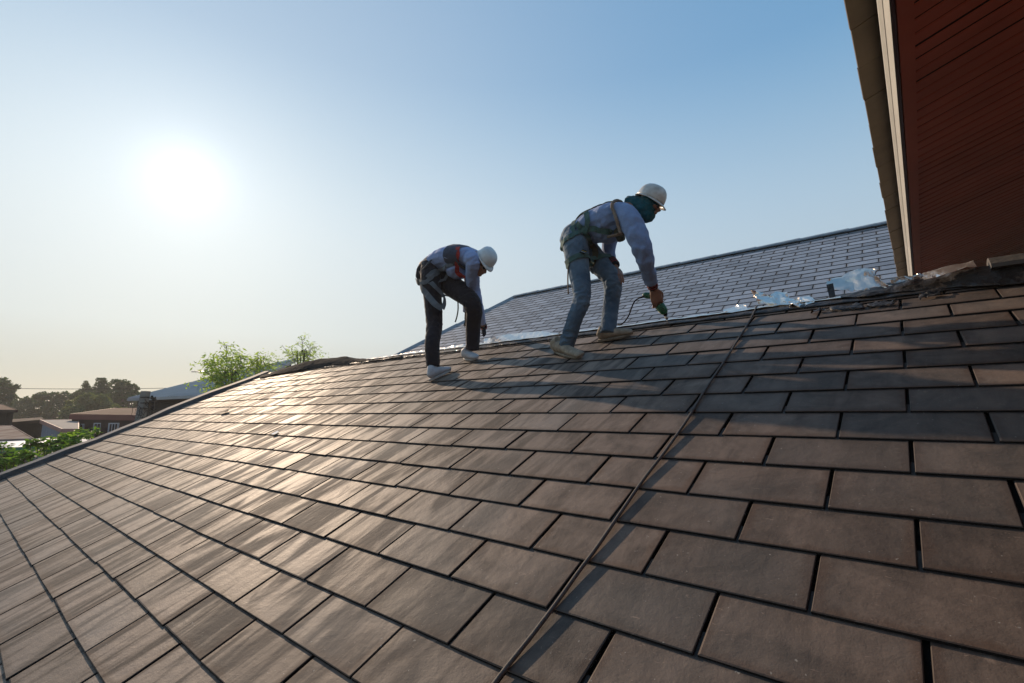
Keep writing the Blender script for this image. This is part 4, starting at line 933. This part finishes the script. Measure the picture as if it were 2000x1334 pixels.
def tree(name, label, group, pxs, Y, mt, n, size, seed, base=None, dy=1.0, trunk_r=.22, lean=0, cat='tree'):
    """pxs: clumps (px, py, radius in px) seen at ground distance Y"""
    k = Y/FPX; r = random.Random(seed); cl = []
    for (x, y, rr_) in pxs:
        c = at(x, y, Y+r.uniform(-1, 1)*rr_*k*.6); R_ = rr_*k; cl.append((c, (R_, R_*dy, R_*.82)))
    gx = sum(c[0].x for c in cl)/len(cl) if base is None else at(base, 800, Y).x
    t = empty(name, (gx, Y, 0), label, cat, group)
    b = B(); leaf_cloud(b, cl, n, size, seed); b.obj('crown', mt, t)
    tb = B(); top = max(cl, key=lambda c: c[0].z)[0]; zc = min(c[0].z for c in cl)
    fork = Vector((gx+lean*.5, Y, max(.8, zc*.62)))
    tb.tube(spline([(gx, Y, -.1), (gx+.1, Y, fork.z*.5), fork], 4), [trunk_r*(1-.04*i) for i in range(9)], 8)
    for c, rad in cl:
        m_ = fork.lerp(c, .5)+Vector((0, 0, -.1*(c-fork).length)); tb.tube(spline([fork-Vector((0, 0, .2)), m_, c+Vector((0, 0, rad[2]*.35))], 4), [trunk_r*.55*(1-i/10) for i in range(9)], 6)
    tb.obj('trunk', m_bark, t, True); return t
# far trees
GT = 'trees beyond the neighbouring roofs'
tree('tree', 'dark broken tree cut by the left edge, taller than the canopy next to it', GT, [(-6, 752, 17), (6, 748, 14), (18, 760, 12), (6, 770, 18), (28, 758, 8), (-22, 765, 20), (20, 778, 12), (35, 754, 5), (-4, 790, 20)], 46, m_leafA, 5200, .26, 1, base=-8)
tree('tree', 'wide dark spreading canopy behind the low brown roofs', GT, [(38, 790, 16), (60, 785, 15), (82, 776, 13), (104, 775, 13), (126, 774, 12), (48, 808, 22), (80, 800, 24), (112, 796, 24), (66, 826, 24), (100, 826, 26), (140, 780, 10), (20, 806, 18)], 52, m_leafA, 12000, .30, 2, base=90)
tree('tree', 'tall airy tree left of the dense one, above the olive bush', GT, [(197, 744, 9), (204, 752, 10), (192, 756, 9), (206, 766, 13), (192, 772, 12), (212, 780, 15)], 50, m_leafA, 3800, .24, 3, base=202)
tree('tree', 'dense rounded tree whose right edge drops behind the corrugated roof', GT, [(228, 750, 12), (242, 752, 13), (258, 758, 11), (238, 768, 17), (262, 772, 15), (226, 776, 14), (250, 790, 20), (272, 782, 10)], 48, m_leafA, 7000, .25, 4, base=245)
tree('tree', 'pointed little tree top rising out of the dark canopy', GT, [(168, 746, 4), (168, 752, 6), (169, 760, 9), (160, 768, 12), (176, 768, 12), (150, 774, 12), (188, 780, 14)], 51, m_leafA, 3600, .22, 5, base=168)
tree('tree', 'round olive green bushy tree in front of the dark canopy', GT, [(150, 790, 18), (172, 780, 17), (195, 785, 18), (214, 795, 16), (160, 806, 22), (190, 808, 24), (216, 815, 16), (136, 806, 16), (132, 820, 16)], 42, m_leafB, 11000, .22, 6, base=175)
tree('tree', 'low yellowish bush showing right of the olive tree', GT, [(226, 797, 7), (236, 800, 6), (246, 800, 5)], 38, leafmat('leaf_yellowish', (.16, .16, .06), (.09, .11, .04), .4, 2), 900, .16, 7, trunk_r=.1, base=236)
gcb = B(); leaf_cloud(gcb, [(Vector((x, y, .3)), (7, 7, 1.1)) for x in range(-130, 40, 11) for y in range(64, 120, 14)], 9000, .9, 77)
setp(gcb.obj('distant_undergrowth', m_leafE), 'low green growth far behind the trees', 'undergrowth', kind='stuff')

# small houses: each a shell of walls with a slab roof
def slab_roof(b, q, th=.10, m=0): b.slab(q, th, m)
def hut(name, label, roofq, mroof, mwall, mtrim, th=.12, inset=.25, wall_drop=None, group=None, corr=None, extra=None):
    """roofq: four world corners (front-left, front-right, back-right, back-left); walls drop to the ground under them"""
    q = [Vector(p) for p in roofq]; c = sum(q, Vector())/4
    t = empty(name, (c.x, c.y, 0), label, 'house', group)
    b = B()
    if corr:
        nx = corr; V = []; a_, b1_, c1_, d1_ = q; n_up = (b1_-a_).cross(d1_-a_).normalized(); n_up = n_up if n_up.z > 0 else -n_up
        for i in range(nx*4+1):
            f = i/(nx*4); o_ = n_up*(.05*math.sin(i*math.pi/2)); V += [a_.lerp(b1_, f)+o_, d1_.lerp(c1_, f)+o_, a_.lerp(b1_, f)+o_-n_up*.02, d1_.lerp(c1_, f)+o_-n_up*.02]
        for i in range(nx*4): b.F += [[4*i, 4*i+4, 4*i+5, 4*i+1], [4*i+2, 4*i+3, 4*i+7, 4*i+6], [4*i, 4*i+2, 4*i+6, 4*i+4], [4*i+1, 4*i+5, 4*i+7, 4*i+3]]
        b.V = [tuple(v) for v in V]; b.M = [0]*len(b.F)
    else: slab_roof(b, q, .05)
    b.obj('roof', mroof, t)
    w = B(); qi = [p.lerp(c, inset) for p in q]
    for i in range(4):
        p0, p1 = qi[i], qi[(i+1) % 4]; d = p1-p0; d.z = 0; nn = Vector((-d.y, d.x, 0)).normalized()*.12
        w.hexa([Vector((*p0.xy, 0)), Vector((*p1.xy, 0)), Vector((*p1.xy, 0))+nn, Vector((*p0.xy, 0))+nn, p0-UP*.12, p1-UP*.12, p1-UP*.12+nn, p0-UP*.12+nn])
    w.obj('wall', mwall, t)
    tr = B()
    for i in range(4):
        p0, p1 = q[i], q[(i+1) % 4]; d = (p1-p0); dd = Vector((d.x, d.y, 0)).normalized(); nn = Vector((-dd.y, dd.x, 0))*.035
        if nn.dot(p0-c) < 0: nn = -nn
        tr.hexa([p0-UP*th+nn*.1, p1-UP*th+nn*.1, p1-UP*th+nn, p0-UP*th+nn, p0+UP*.012+nn*.1, p1+UP*.012+nn*.1, p1+UP*.012+nn, p0+UP*.012+nn])
    tr.obj('eave_trim', mtrim, t)
    return t
m_rust = mat('rusty_brown_sheet', (.13, .062, .045), .95, spec=.1, var=.5, vscale=1.2, bump=.2, bscale=8)
m_rust2 = mat('brown_sheet', (.085, .060, .050), .95, spec=.1, var=.45, vscale=1.5)
m_redtrim = mat('red_trim', (.16, .035, .028), .6)
m_pinktrim = mat('pink_trim', (.40, .20, .16), .7)
m_wood = mat('dark_red_boards', (.050, .018, .015), .8, var=.5, vscale=2, stretch=(1, 1, .2))
m_wooddk = mat('dark_timber_wall', (.030, .024, .021), .9, var=.4, vscale=2)
m_pale = mat('pale_fibre_sheet', (.30, .27, .24), .9, spec=.15, var=.3, vscale=1.0, bump=.15, bscale=6)
m_white = mat('white_sheet', (.55, .60, .66), .45, var=.12, vscale=1)
m_bluew = mat('pale_blue_wall', (.28, .30, .36), .85, var=.2)
m_greent = mat('green_edge', (.03, .16, .08), .6)
m_corr = mat('corrugated_fibre', (.45, .44, .43), .85, spec=.2, var=.25, vscale=.9, bump=.1, bscale=10)
m_spot = mat('mottled_old_roof', (.24, .19, .165), .95, spec=.1, col2=(.13, .075, .055), vscale=2.2, stretch=(1, 1, 3))
m_conc = mat('old_concrete', (.24, .22, .20), .9, bump=.5, bscale=6, var=.4, vscale=1.5)
m_glass = mat('window_glass', (.02, .025, .03), .1)
m_wbars = mat('white_bars', (.55, .52, .52), .6)
# grey corrugated roof
Y1 = 17.5
q = [at(250, 779, Y1), at(436, 771, Y1-1.5), at(560, 706, 19.5), at(440, 731, 24.5)]
q[2] = at(585, 700, 19.0)
hut('corrugated_roof_house', 'house with a wide grey corrugated roof sloping down left behind the green shrub', q, m_corr, m_wooddk, m_corr, .08, .1, corr=34)
# red-brown house with barred windows
Y2 = 21
h = hut('red_timber_house', 'dark red timber house under a flat rusty roof, two windows with white bars', [at(138, 809, Y2), at(330, 812, Y2-1), at(345, 797, Y2+4), at(226, 797, Y2+5)], m_rust, m_wood, m_redtrim, .22, .03)
def window(parent, x0, x1, y0, y1, Y, bars=4):
    a, b_, c = at(x0, y0, Y), at(x1, y0, Y), at(x0, y1, Y); ex = b_-a; ez = c-a; ez = UP*ez.z; ey = Vector((0, -.05, 0))
    f = B(); t = .05
    f.box(a, ex, ey, ez*.06); f.box(a+ez*.94, ex, ey, ez*.06); f.box(a+ez*.0601, ex*.07, ey, ez*.879); f.box(a+ez*.0601+ex*.93, ex*.07, ey, ez*.879); f.box(a+ez*.48+ex*.0701, ex*.859, ey*.9, ez*.05)
    fr = f.obj('window', m_wbars, parent)
    g_ = B(); g_.box(a+ez*.061+ex*.071-ey*.2, ex*.858, ey*.3, ez*.878); g_.obj('pane', m_glass, fr)
    g_ = B()
    for i in range(bars): g_.box(a+ez*.061+ex*(.12+.76*i/(bars-1)-.02)+ey*1.01, ex*.05, ey*.4, ez*.42)
    g_.obj('bars', m_wbars, fr)
YW = Y2+.02
window(h, 185, 201, 826, 858, 20.8, 3); window(h, 214, 235, 826, 862, 20.6, 4); window(h, 152, 166, 828, 850, 20.9, 3)
# pale shed with pink eave
hut('pale_roofed_shed', 'small shed with a pale sheet roof and pink eave beside the red timber house', [at(123, 838, 17.5), at(152, 838, 17.6), at(152, 819, 22), at(80, 820, 21)], m_pale, m_bluew, m_pinktrim, .14, .1)
hut('brown_roofed_house', 'low house with a long dark brown roof behind the mottled roof', [at(-60, 832, 21), at(84, 820, 21.5), at(80, 815, 26), at(0, 820, 27)], m_rust2, m_wooddk, m_rust2, .12, .05)
hut('mottled_roof_house', 'house at lower left with a mottled pink and brown old roof', [at(-90, 862, 13.5), at(64, 857, 13.5), at(20, 831, 17.5), at(-80, 832, 18.5)], m_spot, m_wooddk, m_spot, .10, .06)
hut('upper_brown_house', 'taller house cut by the left edge with a small rusty roof corner', [at(-90, 800, 20), at(33, 801, 20), at(3, 790, 24), at(-90, 780, 26)], m_rust, m_wooddk, m_rust2, .10, .14)
hut('white_sheet_shed', 'shed with a long shiny white sheet roof and green edge below the mottled roof', [at(-60, 878, 11), at(116, 871, 11.2), at(112, 855, 14), at(-40, 862, 14)], m_white, m_conc, m_greent, .10, .06)
hut('concrete_lean_to', 'grey concrete lean-to roof right beside the leafy shrubs', [at(20, 905, 9.6), at(120, 890, 9.9), at(118, 872, 11), at(40, 886, 10.8)], m_conc, m_conc, m_conc, .10, .05)
hut('blue_tarp_shed', 'small shed with a pale blue roof between the leaves and the roof edge', [at(146, 866, 12.5), at(176, 862, 12.5), at(172, 853, 13.6), at(148, 855, 13.6)], mat('blue_sheet', (.22, .27, .36), .5, var=.3), m_wooddk, m_wooddk, .06, .1)
# leaning concrete utility pole with a tangle of wires, thin service pipe
YP = 14.5
b = B(); p0 = at(258, 905, YP); p1 = at(285, 764, YP); p0.z = 0; x_ = (p1-Vector((p1.x-.55, p1.y, 0))).normalized()
base = p1-x_*(p1.z/x_.z); w0, w1 = .14, .085
s_ = Vector((1, 0, 0)); y_ = Vector((0, 1, 0))
b.hexa([base-s_*w0-y_*w0, base+s_*w0-y_*w0, base+s_*w0+y_*w0, base-s_*w0+y_*w0, p1-s_*w1-y_*w1, p1+s_*w1-y_*w1, p1+s_*w1+y_*w1, p1-s_*w1+y_*w1])
pole = empty('utility_pole', base, 'leaning square concrete pole with tangled wires in front of the red timber house', 'pole')
b.obj('post', m_conc, pole)
b = B()
for i in range(3): z = at(285, 776+i*11, YP-.12); b.tube([z-s_*.16, z+s_*.22], .014, 6); b.tube([z+s_*.18-UP*.05, z+s_*.18+UP*.05], .03, 8)
b.obj('insulator_rack', m_blk, pole, True)
b = B(); rr_ = random.Random(4)
for i in range(9):
    c = at(rr_.uniform(262, 300), rr_.uniform(800, 832), YP-.2); r_ = rr_.uniform(.10, .26); P = []
    ax_ = rr_.uniform(.5, 1)
    for k in range(13):
        a = 2*math.pi*k/12; P.append(c+Vector((math.cos(a)*r_*.6, rr_.uniform(-.03, .03), math.sin(a)*r_*ax_))+Vector((rr_.gauss(0, .012), 0, rr_.gauss(0, .012))))
    b.tube(P, .006, 5)
for (xa, ya, xb, yb, sg) in ((283, 780, 330, 802, .25), (284, 790, 340, 796, .3), (283, 800, 350, 790, .3), (276, 810, 236, 842, .2), (280, 786, 390, 778, .5), (283, 775, 420, 772, .4)):
    pa, pb = at(xa, ya, YP-.1), at(xb, yb, YP+1); b.tube([pa.lerp(pb, t)-UP*sg*4*t*(1-t)*.6 for t in np.linspace(0, 1, 9)], .008, 5)
b.obj('tangled_wires', m_blk, pole, True)
b = B(); pa = at(301, 776, 14.8); pb = Vector((pa.x-.1, pa.y, 0)); b.tube([pb, pa], .035, 8); b.tube([at(297, 784, 14.7), at(303, 776, 14.7), at(306, 790, 14.7)], .03, 6); setp(b.obj('service_post', m_wooddk, None, True, base='bottom'), 'thin dark post just right of the leaning concrete pole', 'pole')
b = B(); pa, pb = at(-200, 752, 40), at(330, 758, 40); b.tube([pa.lerp(pb, t)-UP*.9*4*t*(1-t)*.2 for t in np.linspace(0, 1, 15)], .022, 5); setp(b.obj('power_line', m_blk, None, True), 'single thin power line crossing the sky over the far trees', 'power line')
b = B(); pa = at(374, 726, 19.5); pb = at(424, 726, 19.8); b.tube([pa, pb], .022, 6); b.tube([pb, Vector((pb.x, pb.y, at(424, 760, 19.8).z))], .018, 6); setp(b.obj('aerial_rod', m_steel, None, True), 'thin pale rod sticking out left of the bamboo shrub above the corrugated roof', 'rod')
# bamboo-like shrubs with narrow leaves
def sprig(name, label, stems, Y, mt, n, ls, seed, group, narrow=.26, cat='shrub'):
    r = random.Random(seed); g0 = at(stems[0][0][0], 800, Y); t = empty(name, (g0.x, Y, 0), label, cat, group); b = B(); V = []; F = []
    for st_ in stems:
        P = [at(x, y, Y+r.uniform(-.3, .3)) for x, y in st_]; P0 = [Vector((P[0].x, P[0].y, 0))]+P; Q = spline(P0, 6)
        b.tube(Q, [.022*(1-.8*i/len(Q)) for i in range(len(Q))], 6)
        Qs = spline(P, 8); nb_ = n//len(stems)
        for k in range(nb_):
            f = r.random()**.8; q = Qs[int(f*(len(Qs)-1))]; sp = (1.15-f*.75)*st_[0][2] if len(st_[0]) > 2 else .3
            c = q+Vector((r.gauss(0, 1), r.gauss(0, 1), r.gauss(.1, .7)))*(.34*(1.1-f*.8))
            for j in range(r.randint(3, 6)):
                a = Vector((r.gauss(0, 1), r.gauss(0, 1), r.gauss(-.35, .55))).normalized(); L = ls*r.uniform(.6, 1.25); w_ = a.cross(Vector((r.gauss(0, 1), r.gauss(0, 1), r.gauss(0, 1)))).normalized()*L*narrow*.5
                i = len(V); o_ = c+Vector((r.gauss(0, .05), r.gauss(0, .05), r.gauss(0, .05))); V += [o_, o_+a*L*.4+w_, o_+a*L, o_+a*L*.4-w_]; F.append((i, i+1, i+2, i+3))
            if k % 3 == 0: b.tube([q, c], .005, 4, cap=False)
    b.obj('stems', m_bark, t, True); f_ = B(); f_.add(V, F); f_.obj('foliage', mt, t); return t
GS = 'fresh green shrubs behind the roof edge'
sprig('bamboo_shrub', 'large feathery light green shrub rising behind the roof edge at mid left', [[(440, 765), (436, 740), (442, 712), (443, 672)], [(446, 765), (430, 735), (418, 716), (400, 706)], [(450, 765), (455, 735), (468, 715), (470, 695)], [(455, 765), (470, 740), (487, 716), (502, 704)], [(440, 770), (432, 748), (428, 735)], [(460, 765), (450, 740), (452, 712), (456, 690)]], 13.5, m_leafC, 460, .145, 11, GS)
sprig('bamboo_shrub', 'low light green sprays between the big shrub and the lifted membrane', [[(500, 745), (512, 720), (528, 705)], [(505, 745), (520, 715), (542, 712)], [(498, 745), (505, 715), (516, 700)]], 14.2, m_leafC, 130, .10, 12, GS)
sprig('bamboo_shrub', 'small upright sprig behind the lifted black membrane', [[(585, 725), (592, 696), (589, 658)], [(590, 725), (602, 696), (610, 678)], [(580, 725), (576, 705), (572, 690)], [(592, 725), (602, 705), (606, 690)]], 13.8, m_leafC, 220, .10, 13, GS)
# broad-leaved shrubs right under the verge
def broad(name, label, clumps, Y, n, ls, seed, mt=None):
    r = random.Random(seed); c0 = at(clumps[0][0], 900, Y); t = empty(name, (c0.x, c0.y, 0), label, 'shrub', 'broad leaved shrubs under the verge'); V = []; F = []; b = B()
    for (x, y, rr_) in clumps:
        c = at(x, y, Y+r.uniform(-.4, .4)); R_ = rr_*Y/FPX
        b.tube(spline([(c.x+r.uniform(-.1, .1), c.y, 0), (c.x, c.y+.1, c.z*.6), c], 4), .007, 5)
        for k in range(int(n*rr_/15)):
            q = c+Vector((r.gauss(0, .55), r.gauss(0, .55), r.gauss(0, .42)))*R_; a = Vector((r.gauss(0, 1), r.gauss(0, 1), r.gauss(-.2, .35))).normalized(); u_ = Vector((r.gauss(0, .4), r.gauss(0, .4), 1)).normalized(); w_ = a.cross(u_).normalized(); L = ls*r.uniform(.6, 1.2)
            i = len(V); up_ = w_.cross(a)*L*.10
            V += [q, q+a*L*.25+w_*L*.26+up_, q+a*L*.6+w_*L*.30+up_, q+a*L, q+a*L*.6-w_*L*.30+up_, q+a*L*.25-w_*L*.26+up_, q+a*L*.5-up_*.3]
            F += [(i, i+1, i+6), (i+1, i+2, i+6), (i+2, i+3, i+6), (i+3, i+4, i+6), (i+4, i+5, i+6), (i+5, i, i+6)]
            if k % 4 == 0: b.tube([c, q], .004, 4, cap=False)
    b.obj('stems', m_bark, t, True); f_ = B(); f_.add(V, F); f_.obj('leaves', mt or m_leafD, t)
broad('broad_leaved_shrub', 'leafy shrub with broad bright leaves reaching over the white sheet roof', [(60, 866, 9), (75, 862, 9), (92, 868, 10), (108, 862, 11), (122, 856, 12), (138, 852, 11), (125, 866, 14), (140, 864, 10), (88, 876, 9), (118, 876, 12), (155, 852, 8)], 9.8, 46, .13, 21)
broad('broad_leaved_shrub', 'leafy shrub tips standing before the barred windows', [(160, 846, 8), (175, 845, 8), (188, 842, 7), (172, 852, 7), (150, 842, 6)], 11, 34, .13, 22)
broad('broad_leaved_shrub', 'darker leafy shrub filling the corner at the lower end of the verge', [(4, 872, 10), (8, 888, 12), (14, 900, 12), (28, 895, 11), (38, 888, 10), (50, 884, 9), (46, 898, 10), (22, 910, 12), (2, 908, 12), (60, 890, 7)], 9.0, 48, .11, 23)
broad('broad_leaved_shrub', 'small yellowish green clump on the concrete lean-to', [(86, 884, 8), (100, 882, 7), (76, 886, 5)], 9.9, 34, .11, 24, leafmat('leaf_young', (.17, .21, .04), (.09, .15, .03), .5, 5))
# thin evening dust in the air
hz_b = B(); hz_b.hexa([(-430, -430, -1), (430, -430, -1), (430, 430, -1), (-430, 430, -1), (-430, -430, 13.5), (430, -430, 13.5), (430, 430, 13.5), (-430, 430, 13.5)])
m_hz = bpy.data.materials.new('haze'); m_hz.use_nodes = True; t_ = m_hz.node_tree; t_.nodes.clear()
o1 = N(t_, 'ShaderNodeOutputMaterial'); v1 = N(t_, 'ShaderNodeVolumePrincipled'); v1.inputs['Color'].default_value = (.92, .92, .90, 1); v1.inputs['Density'].default_value = .0012; v1.inputs['Anisotropy'].default_value = .35
t_.links.new(v1.outputs[0], o1.inputs['Volume'])
setp(hz_b.obj('haze', m_hz), kind='stuff')
#>>BACKGROUND
